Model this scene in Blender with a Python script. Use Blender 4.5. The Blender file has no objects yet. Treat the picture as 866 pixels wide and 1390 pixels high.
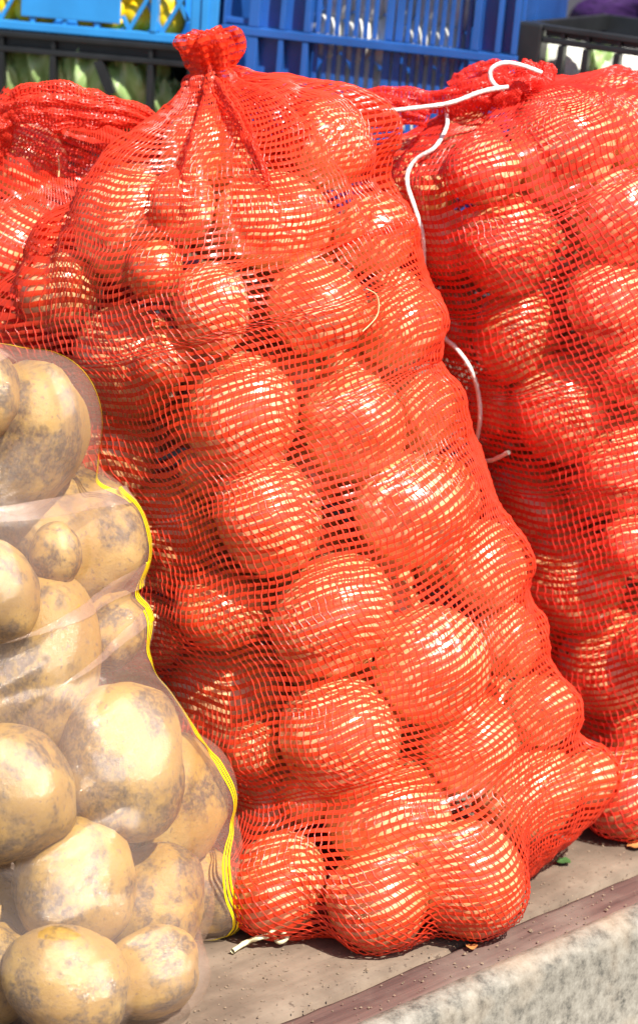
import bpy, bmesh, math, random
import numpy as np
from mathutils import Matrix, Vector, Euler

random.seed(7); rng = np.random.default_rng(11)
R = math.radians
scene = bpy.context.scene
col = scene.collection

# ------------------------------------------------------------------ camera
PITCH = R(15.0); DIST = 2.2; FPX = 3520.0
TARGET = np.array([0, 0, 0.35])
FWD = np.array([0, math.cos(PITCH), -math.sin(PITCH)])
UP = np.array([0, math.sin(PITCH), math.cos(PITCH)])
RIGHT = np.array([1.0, 0, 0])
CAM = TARGET - FWD * DIST
cd = bpy.data.cameras.new('camera'); cam = bpy.data.objects.new('camera', cd); col.objects.link(cam)
cam.location = CAM; cam.rotation_euler = (R(90) - PITCH, 0, 0)
cd.sensor_fit = 'VERTICAL'; cd.sensor_height = 36; cd.lens = FPX / 1390 * 36
cd.clip_start = 0.05; cd.clip_end = 2000
cd.dof.use_dof = True; cd.dof.focus_distance = 2.12; cd.dof.aperture_fstop = 7.0
scene.camera = cam

# ------------------------------------------------------------------ light
SUN = np.array([0.40, -0.50, 0.77]); SUN /= np.linalg.norm(SUN)
sl = bpy.data.lights.new('sun', 'SUN'); sl.energy = 5.0; sl.angle = R(0.5); sl.color = (1.0, 0.95, 0.88)
so = bpy.data.objects.new('sun', sl); col.objects.link(so)
so.rotation_euler = Vector(SUN).to_track_quat('Z', 'Y').to_euler()
w = bpy.data.worlds.new('World'); scene.world = w; w.use_nodes = True
nt = w.node_tree; nt.nodes.clear()
sky = nt.nodes.new('ShaderNodeTexSky'); sky.sky_type = 'NISHITA'; sky.sun_disc = False
sky.sun_elevation = math.asin(SUN[2]); sky.sun_rotation = math.atan2(SUN[0], SUN[1])
bg = nt.nodes.new('ShaderNodeBackground'); bg.inputs[1].default_value = 0.075
wo = nt.nodes.new('ShaderNodeOutputWorld')
nt.links.new(sky.outputs[0], bg.inputs[0]); nt.links.new(bg.outputs[0], wo.inputs[0])
scene.view_settings.view_transform = 'Standard'; scene.view_settings.look = 'None'
scene.view_settings.gamma = 1; scene.view_settings.use_curve_mapping = False
scene.view_settings.exposure = 0.95
scene.render.engine = 'CYCLES'
c = scene.cycles
c.use_denoising = True; c.max_bounces = 8; c.transparent_max_bounces = 24
c.diffuse_bounces = 4; c.glossy_bounces = 3; c.transmission_bounces = 6; c.sample_clamp_indirect = 6
c.caustics_reflective = False; c.caustics_refractive = False

# ------------------------------------------------------------------ helpers
def ray(px, py):
    d = FWD + RIGHT * (px - 433) / FPX + UP * (695 - py) / FPX
    return d / np.linalg.norm(d)
def U(px, py, Y):
    d = ray(px, py); return CAM + d * ((Y - CAM[1]) / d[1])
def G(px, py, z=0.0):
    d = ray(px, py); return CAM + d * ((z - CAM[2]) / d[2])
def depth(p): return float(np.dot(np.asarray(p) - CAM, FWD))
def rm(rpx, p): return rpx * depth(p) / FPX

def mesh_np(name, verts, quads, smooth=True, tris=None, uv=None):
    me = bpy.data.meshes.new(name)
    verts = np.asarray(verts, dtype=np.float32).reshape(-1, 3)
    quads = np.asarray(quads, dtype=np.int32).reshape(-1, 4)
    nq = len(quads)
    me.vertices.add(len(verts)); me.vertices.foreach_set('co', verts.ravel())
    me.loops.add(nq * 4); me.loops.foreach_set('vertex_index', quads.ravel())
    me.polygons.add(nq)
    me.polygons.foreach_set('loop_start', np.arange(nq, dtype=np.int32) * 4)
    me.update(calc_edges=True)
    if smooth: me.polygons.foreach_set('use_smooth', np.ones(nq, dtype=bool))
    if uv is not None:
        l = me.uv_layers.new(name='UVMap')
        l.data.foreach_set('uv', np.asarray(uv, dtype=np.float32)[quads.ravel()].ravel())
    me.validate()
    return me
def grid_quads(nr, nc, wrap=False, base=0):
    r = np.arange(nr - 1)[:, None]; cc = np.arange(nc if wrap else nc - 1)[None, :]
    a = r * nc + cc; b = r * nc + (cc + 1) % nc
    q = np.stack([a, b, b + nc, a + nc], -1).reshape(-1, 4)
    return q + base
def link(name, me, mat, parent=None, M=None):
    o = bpy.data.objects.new(name, me); col.objects.link(o)
    if mat is not None and me is not None and len(me.materials) == 0: me.materials.append(mat)
    if parent is not None: o.parent = parent
    if M is not None: o.matrix_local = M
    return o
def empty(name, loc=(0, 0, 0), M=None):
    o = bpy.data.objects.new(name, None); col.objects.link(o); o.empty_display_size = 0.05
    if M is not None: o.matrix_world = M
    else: o.location = loc
    return o
def tag(o, label=None, cat=None, group=None, kind=None):
    if label: o['label'] = label
    if cat: o['category'] = cat
    if group: o['group'] = group
    if kind: o['kind'] = kind
    return o
class MB:
    def __init__(s): s.bm = bmesh.new()
    def box(s, x0, x1, y0, y1, z0, z1, M=None, bev=0.0):
        r = bmesh.ops.create_cube(s.bm, size=1.0)
        T = Matrix.Translation(((x0+x1)/2, (y0+y1)/2, (z0+z1)/2)) @ Matrix.Diagonal((abs(x1-x0), abs(y1-y0), abs(z1-z0), 1))
        if M is not None: T = M @ T
        bmesh.ops.transform(s.bm, matrix=T, verts=r['verts'])
        if bev:
            es = list({e for v in r['verts'] for e in v.link_edges})
            bmesh.ops.bevel(s.bm, geom=es, offset=bev, segments=2, affect='EDGES', profile=0.6)
        return s
    def bar(s, a, b, wdt, thk, n=(0, 1, 0)):
        a = Vector(a); b = Vector(b); d = (b - a); L = d.length; d.normalize()
        n = Vector(n); side = d.cross(n).normalized(); n = side.cross(d)
        M = Matrix((side, n, d)).transposed().to_4x4(); M.translation = (a + b) / 2
        return s.box(-wdt/2, wdt/2, -thk/2, thk/2, -L/2, L/2, M=M)
    def done(s, name, mat, parent=None, smooth=False):
        me = bpy.data.meshes.new(name); s.bm.normal_update(); s.bm.to_mesh(me); s.bm.free()
        if smooth:
            for p in me.polygons: p.use_smooth = True
        return link(name, me, mat, parent)
def tube_mesh(name, pts, rad, seg=8, sub=6, jitter=0.0):
    P = [Vector(p) for p in pts]; out = []
    for i in range(len(P) - 1):
        p0 = P[max(i-1, 0)]; p1 = P[i]; p2 = P[i+1]; p3 = P[min(i+2, len(P)-1)]
        for k in range(sub):
            t = k / sub
            out.append(0.5 * ((2*p1) + (p2-p0)*t + (2*p0-5*p1+4*p2-p3)*t*t + (3*p1-p0-3*p2+p3)*t**3))
    out.append(P[-1]); n = len(out); V = []
    up = Vector((0, -1, 0.3)).normalized()
    for i, p in enumerate(out):
        d = (out[min(i+1, n-1)] - out[max(i-1, 0)]).normalized()
        s_ = d.cross(up)
        if s_.length < 1e-3: s_ = d.cross(Vector((1, 0, 0)))
        s_.normalize(); up = s_.cross(d).normalized()
        rr = (rad if not callable(rad) else rad(i/(n-1))) * (1 + jitter*random.uniform(-1, 1))
        for k in range(seg):
            a = 2*math.pi*k/seg + i*0.35
            V.append(p + (s_*math.cos(a) + up*math.sin(a)) * rr)
    q = grid_quads(n, seg, wrap=True)
    return mesh_np(name, np.array([tuple(v) for v in V]), q)

# ------------------------------------------------------------------ materials
def M_(name):
    m = bpy.data.materials.new(name); m.use_nodes = True
    n = m.node_tree; b = n.nodes['Principled BSDF']; return m, n, b
def N(n, t, **kw):
    x = n.nodes.new('ShaderNode' + t)
    for k, v in kw.items():
        if k in x.inputs: x.inputs[k].default_value = v
        else: setattr(x, k, v)
    return x
def ramp(n, src, stops, interp='LINEAR'):
    r = n.nodes.new('ShaderNodeValToRGB'); r.color_ramp.interpolation = interp
    e = r.color_ramp.elements
    while len(e) < len(stops): e.new(0.5)
    for el, (p, c_) in zip(e, stops):
        el.position = p; el.color = (*c_, 1) if len(c_) == 3 else c_
    n.links.new(src, r.inputs[0]); return r
def noise(n, vec, scale, detail=4, rough=0.55, **kw):
    x = N(n, 'TexNoise', Scale=scale, Detail=detail, Roughness=rough)
    if vec is not None: n.links.new(vec, x.inputs['Vector'])
    return x
def mapping(n, src, scale=(1, 1, 1), loc=None):
    mp = n.nodes.new('ShaderNodeMapping'); mp.inputs['Scale'].default_value = scale
    n.links.new(src, mp.inputs['Vector'])
    if loc is not None: n.links.new(loc, mp.inputs['Location'])
    return mp
def mix(n, f, a, b, mode='MIX'):
    x = n.nodes.new('ShaderNodeMix'); x.data_type = 'RGBA'; x.blend_type = mode
    if isinstance(f, (int, float)): x.inputs[0].default_value = f
    else: n.links.new(f, x.inputs[0])
    for s_, i in ((a, 6), (b, 7)):
        if isinstance(s_, tuple): x.inputs[i].default_value = (*s_, 1)
        else: n.links.new(s_, x.inputs[i])
    return x.outputs[2]
def bump(n, h, b, strength=0.3, dist=0.002):
    x = n.nodes.new('ShaderNodeBump'); x.inputs['Strength'].default_value = strength
    x.inputs['Distance'].default_value = dist; n.links.new(h, x.inputs['Height'])
    n.links.new(x.outputs[0], b.inputs['Normal']); return x

def mat_onion():
    m, n, b = M_('onion_skin')
    tc = N(n, 'TexCoord'); oi = N(n, 'ObjectInfo')
    # streaks along the meridians: angle coordinate stretched
    sep = N(n, 'SeparateXYZ'); n.links.new(tc.outputs['Object'], sep.inputs[0])
    at = N(n, 'Math', operation='ARCTAN2'); n.links.new(sep.outputs[0], at.inputs[0]); n.links.new(sep.outputs[1], at.inputs[1])
    cmb = N(n, 'CombineXYZ'); n.links.new(at.outputs[0], cmb.inputs[0]); n.links.new(sep.outputs[2], cmb.inputs[1]); n.links.new(oi.outputs['Random'], cmb.inputs[2])
    mp = mapping(n, cmb.outputs[0], (9, 4, 30))
    s1 = noise(n, mp.outputs[0], 1.6, 5, 0.6)
    r1 = ramp(n, s1.outputs[0], [(0.3, (0.60, 0.25, 0.08)), (0.5, (0.80, 0.44, 0.19)), (0.72, (0.87, 0.60, 0.34))])
    s2 = noise(n, tc.outputs['Object'], 1.6, 3, 0.5)
    r2 = ramp(n, s2.outputs[0], [(0.35, (0.70, 0.33, 0.11)), (0.62, (0.88, 0.62, 0.36))])
    c1 = mix(n, 0.5, r1.outputs[0], r2.outputs[0])
    tint = ramp(n, oi.outputs['Random'], [(0, (0.85, 0.78, 0.7)), (0.5, (1, 1, 1)), (1, (1.08, 1.1, 1.15))])
    c2 = mix(n, 1.0, c1, tint.outputs[0], 'MULTIPLY')
    n.links.new(c2, b.inputs['Base Color'])
    b.inputs['Roughness'].default_value = 0.33
    b.inputs['Coat Weight'].default_value = 1.0; b.inputs['Coat Roughness'].default_value = 0.24; b.inputs['Coat IOR'].default_value = 1.7
    bump(n, s1.outputs[0], b, 0.25, 0.002)
    return m
def mat_net(name, hue, thread, transp, tcol):
    m, n, b = M_(name)
    tc = N(n, 'TexCoord'); ns = noise(n, tc.outputs['Object'], 260, 2); nl = noise(n, tc.outputs['Object'], 14, 2)
    cr = ramp(n, nl.outputs[0], [(0.35, tuple(x*0.82 for x in hue)), (0.65, hue)])
    n.links.new(cr.outputs[0], b.inputs['Base Color'])
    b.inputs['Roughness'].default_value = 0.25; b.inputs['Specular IOR Level'].default_value = 0.5; b.inputs['IOR'].default_value = 1.5
    bp = bump(n, ns.outputs[0], b, 0.3, 0.0010)
    tl = N(n, 'BsdfTranslucent', Color=(*tcol, 1)); tr = N(n, 'BsdfTransparent', Color=(1.0, 0.34, 0.16, 1))
    m1 = N(n, 'MixShader', Fac=0.30); m2 = N(n, 'MixShader', Fac=transp)
    n.links.new(b.outputs[0], m1.inputs[1]); n.links.new(tl.outputs[0], m1.inputs[2])
    n.links.new(m1.outputs[0], m2.inputs[1]); n.links.new(tr.outputs[0], m2.inputs[2])
    n.links.new(m2.outputs[0], n.nodes['Material Output'].inputs[0])
    return m
def mat_simple(name, colr, rough=0.5, var=0.15, scale=20, spec=0.5, bmp=0.0, coat=0.0, sub=0.0):
    m, n, b = M_(name); tc = N(n, 'TexCoord'); ns = noise(n, tc.outputs['Object'], scale, 5)
    cr = ramp(n, ns.outputs[0], [(0.3, tuple(x*(1-var) for x in colr)), (0.7, tuple(min(1, x*(1+var)) for x in colr))])
    n.links.new(cr.outputs[0], b.inputs['Base Color']); b.inputs['Roughness'].default_value = rough
    b.inputs['Specular IOR Level'].default_value = spec; b.inputs['Coat Weight'].default_value = coat
    if sub: b.inputs['Subsurface Weight'].default_value = sub; b.inputs['Subsurface Radius'].default_value = (0.01, 0.006, 0.003)
    if bmp: bump(n, ns.outputs[0], b, bmp, 0.003)
    return m
def mat_potato():
    m, n, b = M_('potato_skin'); tc = N(n, 'TexCoord'); oi = N(n, 'ObjectInfo')
    ad = N(n, 'VectorMath', operation='ADD'); sc = N(n, 'VectorMath', operation='SCALE')
    cmb = N(n, 'CombineXYZ'); [n.links.new(oi.outputs['Random'], cmb.inputs[k]) for k in range(3)]
    n.links.new(cmb.outputs[0], sc.inputs[0]); sc.inputs['Scale'].default_value = 37
    n.links.new(tc.outputs['Object'], ad.inputs[0]); n.links.new(sc.outputs[0], ad.inputs[1]); V = ad.outputs[0]
    a = noise(n, V, 1.4, 4); base = ramp(n, a.outputs[0], [(0.3, (0.33, 0.18, 0.035)), (0.6, (0.44, 0.26, 0.055)), (0.8, (0.52, 0.35, 0.11))])
    d = noise(n, V, 1.3, 6, 0.62); dm = ramp(n, d.outputs[0], [(0.47, (0, 0, 0)), (0.56, (1, 1, 1))])
    d2 = noise(n, V, 11, 5, 0.7); dm2 = ramp(n, d2.outputs[0], [(0.40, (0.45,)*3), (0.55, (1, 1, 1))])
    dirt = mix(n, 1.0, dm.outputs[0], dm2.outputs[0], 'MULTIPLY')
    sp = noise(n, V, 16, 3, 0.5); spm = ramp(n, sp.outputs[0], [(0.61, (0, 0, 0)), (0.66, (1, 1, 1))])
    dc = ramp(n, noise(n, V, 20, 3).outputs[0], [(0.3, (0.045, 0.028, 0.013)), (0.7, (0.14, 0.09, 0.045))])
    c1 = mix(n, dirt, base.outputs[0], dc.outputs[0])
    f = N(n, 'Math', operation='MULTIPLY'); n.links.new(spm.outputs[0], f.inputs[0]); f.inputs[1].default_value = 0.75
    c2 = mix(n, f.outputs[0], c1, (0.2, 0.12, 0.06))
    n.links.new(c2, b.inputs['Base Color']); b.inputs['Roughness'].default_value = 0.55
    bump(n, d2.outputs[0], b, 0.18, 0.05)
    return m
def mat_film():
    # fine raschel film: woven from bright hair-thin threads, mostly see-through
    m, n, b = M_('clear_mesh_film'); tc = N(n, 'TexCoord')
    b.inputs['Base Color'].default_value = (0.85, 0.60, 0.46, 1); b.inputs['Roughness'].default_value = 0.22
    uv = tc.outputs['UV']
    w1 = N(n, 'TexWave', Scale=1.0, Distortion=0.0); w1.bands_direction = 'Y'
    mp = mapping(n, uv, (1, 60, 1)); n.links.new(mp.outputs[0], w1.inputs['Vector'])
    w2 = N(n, 'TexWave', Scale=1.0, Distortion=0.0); w2.bands_direction = 'X'
    mp2 = mapping(n, uv, (60, 1, 1)); n.links.new(mp2.outputs[0], w2.inputs['Vector'])
    r1 = ramp(n, w1.outputs[0], [(0.45, (0, 0, 0)), (0.8, (1, 1, 1))]); r2 = ramp(n, w2.outputs[0], [(0.55, (0, 0, 0)), (0.9, (1, 1, 1))])
    th = mix(n, 1.0, r1.outputs[0], r2.outputs[0], 'LIGHTEN')
    nz = noise(n, tc.outputs['Object'], 22, 4, 0.6); nzr = ramp(n, nz.outputs[0], [(0.35, (0.03,)*3), (0.7, (0.22,)*3)])
    al = mix(n, 0.22, nzr.outputs[0], th)
    lw = N(n, 'LayerWeight', Blend=0.25)
    a2 = N(n, 'Math', operation='MULTIPLY'); n.links.new(lw.outputs['Facing'], a2.inputs[0]); a2.inputs[1].default_value = 0.55
    a3 = N(n, 'Math', operation='ADD', use_clamp=True); n.links.new(al, a3.inputs[0]); n.links.new(a2.outputs[0], a3.inputs[1])
    cr = noise(n, mapping(n, uv, (14, 30, 1)).outputs[0], 1.0, 6, 0.75)
    bp = bump(n, cr.outputs[0], b, 0.45, 0.004)
    tr = N(n, 'BsdfTransparent'); gl = N(n, 'BsdfGlossy', Roughness=0.13); gl.inputs['Color'].default_value = (1, 0.88, 0.74, 1)
    n.links.new(bp.outputs[0], gl.inputs['Normal'])
    gm = N(n, 'MixShader', Fac=0.085); n.links.new(tr.outputs[0], gm.inputs[1]); n.links.new(gl.outputs[0], gm.inputs[2])
    ma = N(n, 'Math', operation='MULTIPLY'); n.links.new(a3.outputs[0], ma.inputs[0]); ma.inputs[1].default_value = 0.12
    ms = N(n, 'Math', operation='MULTIPLY_ADD'); n.links.new(th, ms.inputs[0]); ms.inputs[1].default_value = 0.13; n.links.new(ma.outputs[0], ms.inputs[2])
    om = N(n, 'MixShader'); n.links.new(ms.outputs[0], om.inputs[0]); n.links.new(gm.outputs[0], om.inputs[1]); n.links.new(b.outputs[0], om.inputs[2])
    n.links.new(om.outputs[0], n.nodes['Material Output'].inputs[0])
    return m
MAT_ONION = mat_onion()
NET_MAIN = mat_net('orange_red_net_tape', (0.88, 0.062, 0.018), None, 0.14, (0.95, 0.09, 0.03))
NET_RED = mat_net('deep_red_net_tape', (0.92, 0.058, 0.030), None, 0.12, (0.95, 0.03, 0.02))
THREAD = mat_net('red_net_thread', (0.88, 0.075, 0.035), None, 0.10, (0.9, 0.1, 0.05))
THREAD_R = mat_net('pink_net_thread', (0.88, 0.055, 0.038), None, 0.10, (0.9, 0.06, 0.05))
MAT_POTATO = mat_potato(); MAT_FILM = mat_film()
MAT_YELLOW = mat_simple('yellow_tape', (0.93, 0.70, 0.01), 0.3, 0.06)
MAT_STRING = mat_simple('white_twine', (0.82, 0.74, 0.68), 0.6, 0.12, 300, bmp=0.4)
MAT_BLUE = mat_simple('dark_blue_plastic', (0.018, 0.085, 0.30), 0.25, 0.25, 9)
MAT_LBLUE = mat_simple('light_blue_plastic', (0.03, 0.25, 0.60), 0.32, 0.2, 9)
MAT_BLACK = mat_simple('black_plastic', (0.012, 0.013, 0.014), 0.40, 0.4, 30)
MAT_LEMON = mat_simple('lemon_peel', (0.87, 0.60, 0.012), 0.4, 0.12, 2.0, bmp=0.05)
MAT_PALE = mat_simple('pale_veg_and_slot_light', (0.80, 0.79, 0.70), 0.5, 0.10, 4, bmp=0.4)  # cauliflower, and the lumps that stand for light behind the blue slots
MAT_STRAW = mat_simple('dry_straw', (0.72, 0.55, 0.28), 0.6)
MAT_PURPLE = mat_simple('purple_cloth', (0.045, 0.012, 0.085), 0.55, 0.5, 14, bmp=0.5)
MAT_TABLE = mat_simple('table_wood', (0.22, 0.15, 0.09), 0.7, 0.35, 9, bmp=0.3)
def mat_lettuce():
    m, n, b = M_('lettuce_leaf'); tc = N(n, 'TexCoord')
    v = noise(n, mapping(n, tc.outputs['UV'], (5, 1.2, 1)).outputs[0], 2.5, 5, 0.6)
    cr = ramp(n, v.outputs[0], [(0.3, (0.22, 0.42, 0.09)), (0.52, (0.44, 0.62, 0.24)), (0.75, (0.70, 0.78, 0.50))])
    n.links.new(cr.outputs[0], b.inputs['Base Color']); b.inputs['Roughness'].default_value = 0.4
    tl = N(n, 'BsdfTranslucent', Color=(0.45, 0.62, 0.18, 1)); ms = N(n, 'MixShader', Fac=0.3)
    n.links.new(b.outputs[0], ms.inputs[1]); n.links.new(tl.outputs[0], ms.inputs[2]); n.links.new(ms.outputs[0], n.nodes['Material Output'].inputs[0])
    bump(n, v.outputs[0], b, 0.5, 0.004); return m
MAT_LETTUCE = mat_lettuce()
def mat_deck():
    m, n, b = M_('dusty_deck'); tc = N(n, 'TexCoord'); V = tc.outputs['Object']
    a = noise(n, V, 7, 7, 0.62); g = noise(n, mapping(n, V, (3, 60, 60)).outputs[0], 1.0, 4, 0.6)
    c1 = ramp(n, a.outputs[0], [(0.3, (0.075, 0.05, 0.034)), (0.5, (0.155, 0.11, 0.075)), (0.7, (0.27, 0.205, 0.145))])
    c2 = ramp(n, g.outputs[0], [(0.3, (0.75,)*3), (0.6, (1.05,)*3)])
    c3 = mix(n, 0.7, c1.outputs[0], c2.outputs[0], 'MULTIPLY')
    s = noise(n, V, 160, 3, 0.6); sm = ramp(n, s.outputs[0], [(0.62, (0, 0, 0)), (0.70, (1, 1, 1))])
    c4 = mix(n, sm.outputs[0], c3, (0.09, 0.06, 0.04))
    n.links.new(c4, b.inputs['Base Color']); b.inputs['Roughness'].default_value = 0.85
    bump(n, a.outputs[0], b, 0.5, 0.003); return m
def mat_plank():
    m, n, b = M_('red_brown_plank'); tc = N(n, 'TexCoord'); V = tc.outputs['Object']
    g = noise(n, mapping(n, V, (4, 90, 60)).outputs[0], 1.0, 5, 0.6); a = noise(n, V, 11, 6, 0.6)
    c1 = ramp(n, g.outputs[0], [(0.3, (0.07, 0.034, 0.028)), (0.6, (0.14, 0.078, 0.062))])
    c2 = ramp(n, a.outputs[0], [(0.45, (0, 0, 0)), (0.7, (0.8,)*3)])
    c3 = mix(n, c2.outputs[0], c1.outputs[0], (0.19, 0.14, 0.11))
    n.links.new(c3, b.inputs['Base Color']); b.inputs['Roughness'].default_value = 0.8
    bump(n, g.outputs[0], b, 0.5, 0.002); return m
def mat_edge():
    m, n, b = M_('worn_painted_steel'); tc = N(n, 'TexCoord'); V = tc.outputs['Object']
    a = noise(n, V, 75, 10, 0.75); g = noise(n, V, 9, 5)
    c1 = ramp(n, a.outputs[0], [(0.34, (0.06, 0.055, 0.045)), (0.48, (0.19, 0.17, 0.135)), (0.66, (0.30, 0.275, 0.225))])
    r = ramp(n, g.outputs[0], [(0.5, (0, 0, 0)), (0.75, (0.7,)*3)])
    c2 = mix(n, r.outputs[0], c1.outputs[0], (0.40, 0.30, 0.20))
    n.links.new(c2, b.inputs['Base Color']); b.inputs['Roughness'].default_value = 0.6
    bump(n, a.outputs[0], b, 0.5, 0.002); return m
def mat_asphalt():
    m, n, b = M_('asphalt'); tc = N(n, 'TexCoord'); V = tc.outputs['Object']
    a = noise(n, V, 60, 6, 0.7); c1 = ramp(n, a.outputs[0], [(0.3, (0.03,)*3), (0.7, (0.075, 0.072, 0.07))])
    n.links.new(c1.outputs[0], b.inputs['Base Color']); b.inputs['Roughness'].default_value = 0.9
    bump(n, a.outputs[0], b, 0.5, 0.01); return m

# ------------------------------------------------------------------ setting
o = link('ground', mesh_np('ground', [(-400, -400, -0.72), (400, -400, -0.72), (400, 400, -0.72), (-400, 400, -0.72)], [(0, 1, 2, 3)]), mat_asphalt())
tag(o, kind='structure')
pa = G(598, 1290); pb = G(866, 1178)
ed = (pb - pa); ed[2] = 0; ed /= np.linalg.norm(ed)       # along the deck's edge
en = np.array([-ed[1], ed[0], 0])                            # inwards (away from camera)
DM = Matrix(((ed[0], en[0], 0, pa[0]), (ed[1], en[1], 0, pa[1]), (0, 0, 1, 0), (0, 0, 0, 1)))
def at_deck(o, M=Matrix()): o.matrix_world = DM @ M; return o
def rough_slab(name, x0, x1, y0, y1, z0, z1, mat, nx=120, ny=8, amp=0.0015, edge=0.002):
    """board with thickness whose top undulates and whose long edges wander"""
    xs = np.linspace(x0, x1, nx); V = []
    e0 = np.convolve(rng.normal(0, 1, nx+8), np.ones(5)/5, 'same')[4:-4] * edge
    e1 = np.convolve(rng.normal(0, 1, nx+8), np.ones(5)/5, 'same')[4:-4] * edge
    prof = [(0, z0)] + [(t, z1 - (0.0025 if t in (0.0, 1.0) else 0)) for t in np.linspace(0, 1, ny)] + [(1, z0)]
    for i, x in enumerate(xs):
        for t, z in prof:
            zz = z + (rng.normal(0, amp) * 0.3 if z > z0 else 0)
            V.append((x, y0 + e0[i] + t*(y1 + e1[i] - y0 - e0[i]), zz))
    k = len(prof)
    me = mesh_np(name, V, grid_quads(nx, k)); return link(name, me, mat)
deckroot = at_deck(empty('truck_bed')); tag(deckroot, 'weathered flat wooden bed under all the vegetable sacks, with pale worn steel rim', 'truck bed')
def child(o): o.parent = deckroot; return o
MD, MP, ME = mat_deck(), mat_plank(), mat_edge()
yy = 0.0; k = 0
for wd in (0.34, 0.36, 0.34, 0.36, 0.34):
    o = rough_slab('deck_board', -2.2, 2.6, yy + 0.003, yy + wd - 0.002, -0.03, 0.0, MD, 300, 14); child(o); yy += wd
PW = 0.0
q1 = G(693, 1300); PWID = -float(np.dot(q1 - pa, en))
child(rough_slab('edge_plank', -2.2, 2.6, -PWID, -0.004, -0.035, -0.001, MP, 300, 8, 0.0012, 0.0015))
# rounded steel rim
prof = [(-PWID - 0.002, -0.03), (-PWID - 0.002, 0.001), (-PWID - 0.006, 0.005), (-PWID - 0.014, 0.006), (-PWID - 0.022, 0.003), (-PWID-0.028, -0.003),
        (-PWID - 0.030, -0.012), (-PWID - 0.031, -0.09), (-PWID - 0.035, -0.095), (-PWID - 0.035, -0.12)]
xs = np.linspace(-2.2, 2.6, 400); V = [(x, y + rng.normal(0, .0002), z + rng.normal(0, .0003)) for x in xs for y, z in prof]
child(link('steel_rim', mesh_np('steel_rim', V, grid_quads(len(xs), len(prof))), ME))
mb = MB(); mb.box(-2.2, 2.6, -PWID - 0.02, 1.74, -0.12, -0.036); child(mb.done('subframe', ME))
for sx in (-1.6, 1.9):
    for sy in (0.1, 1.4):
        mb = MB(); mb.box(sx-.06, sx+.06, sy-.06, sy+.06, -0.719, -0.121); child(mb.done('support_post', MAT_BLACK))
# wall far behind
MW = mat_simple('grey_render', (0.055, 0.055, 0.068), 0.8, 0.12, 3, bmp=0.2)
mb = MB(); mb.box(-4, 5, 3.2, 3.4, -0.719, 3.0); wl = mb.done('wall', MW); tag(wl, 'plain grey wall blurred behind the crates at upper right', 'wall', kind='structure')

# ------------------------------------------------------------------ veg meshes
def onion_mesh(seed, flat=0.9):
    r_ = np.random.default_rng(seed); ns, nr = 30, 20; V = []
    ph = r_.uniform(0, 6.28, 4)
    for i in range(nr + 1):
        f = i / nr; a = f * math.pi
        rr = math.sin(a); z = -math.cos(a) * flat
        if f > 0.86: # dry neck
            g = (f - 0.86) / 0.14; rr = 0.42*(1-g)**1.6 + 0.05; z = flat*0.905 + g * 0.13
        if f < 0.06: z += 0.05; rr = max(rr, 0.04)
        for k in range(ns):
            th = 2*math.pi*k/ns
            m_ = 1 + 0.018*math.sin(3*th + ph[0]) + 0.012*math.sin(7*th + ph[1]) + 0.02*math.sin(2*th+ph[2])*math.cos(a)
            V.append((rr*m_*math.cos(th), rr*m_*math.sin(th), z))
    q = list(map(tuple, grid_quads(nr+1, ns, wrap=True)))
    me = mesh_np('onion', V, q); me.materials.append(MAT_ONION); return me
ONIONS = [onion_mesh(s, f) for s, f in ((1, .92), (2, .86), (3, .97), (4, .82))]
def root_mesh():
    mb = MB()
    for k in range(40):
        a = random.uniform(0, 6.28); r0 = random.uniform(0, .10); r1 = r0 + random.uniform(.02, .16)
        mb.bar((r0*math.cos(a), r0*math.sin(a), -.85), (r1*math.cos(a+.3), r1*math.sin(a+.3), -.95 - random.uniform(0, .08)), .014, .014)
    me = bpy.data.meshes.new('root_tuft'); mb.bm.to_mesh(me); mb.bm.free(); me.materials.append(MAT_STRAW); return me
ROOTS = root_mesh()
def potato_mesh(seed):
    r_ = np.random.default_rng(seed); bm = bmesh.new(); bmesh.ops.create_icosphere(bm, subdivisions=4, radius=1)
    from mathutils import noise as mn
    off = Vector(r_.uniform(-50, 50, 3))
    for v in bm.verts:
        p = v.co.copy(); d = 0.20 * mn.noise(p*0.9 + off) + 0.05 * mn.noise(p*2.3 + off)
        e = mn.noise(p*3.1 - off)
        if e > 0.42: d -= (e - 0.42) * 0.16
        v.co = p * (1 + d)
    mx = max(v.co.length for v in bm.verts)
    for v in bm.verts: v.co *= 1.02/mx
    me = bpy.data.meshes.new('potato'); bm.to_mesh(me); bm.free()
    for p in me.polygons: p.use_smooth = True
    me.materials.append(MAT_POTATO); return me
POTATOES = [potato_mesh(s) for s in (3, 4, 5, 6)]

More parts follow.
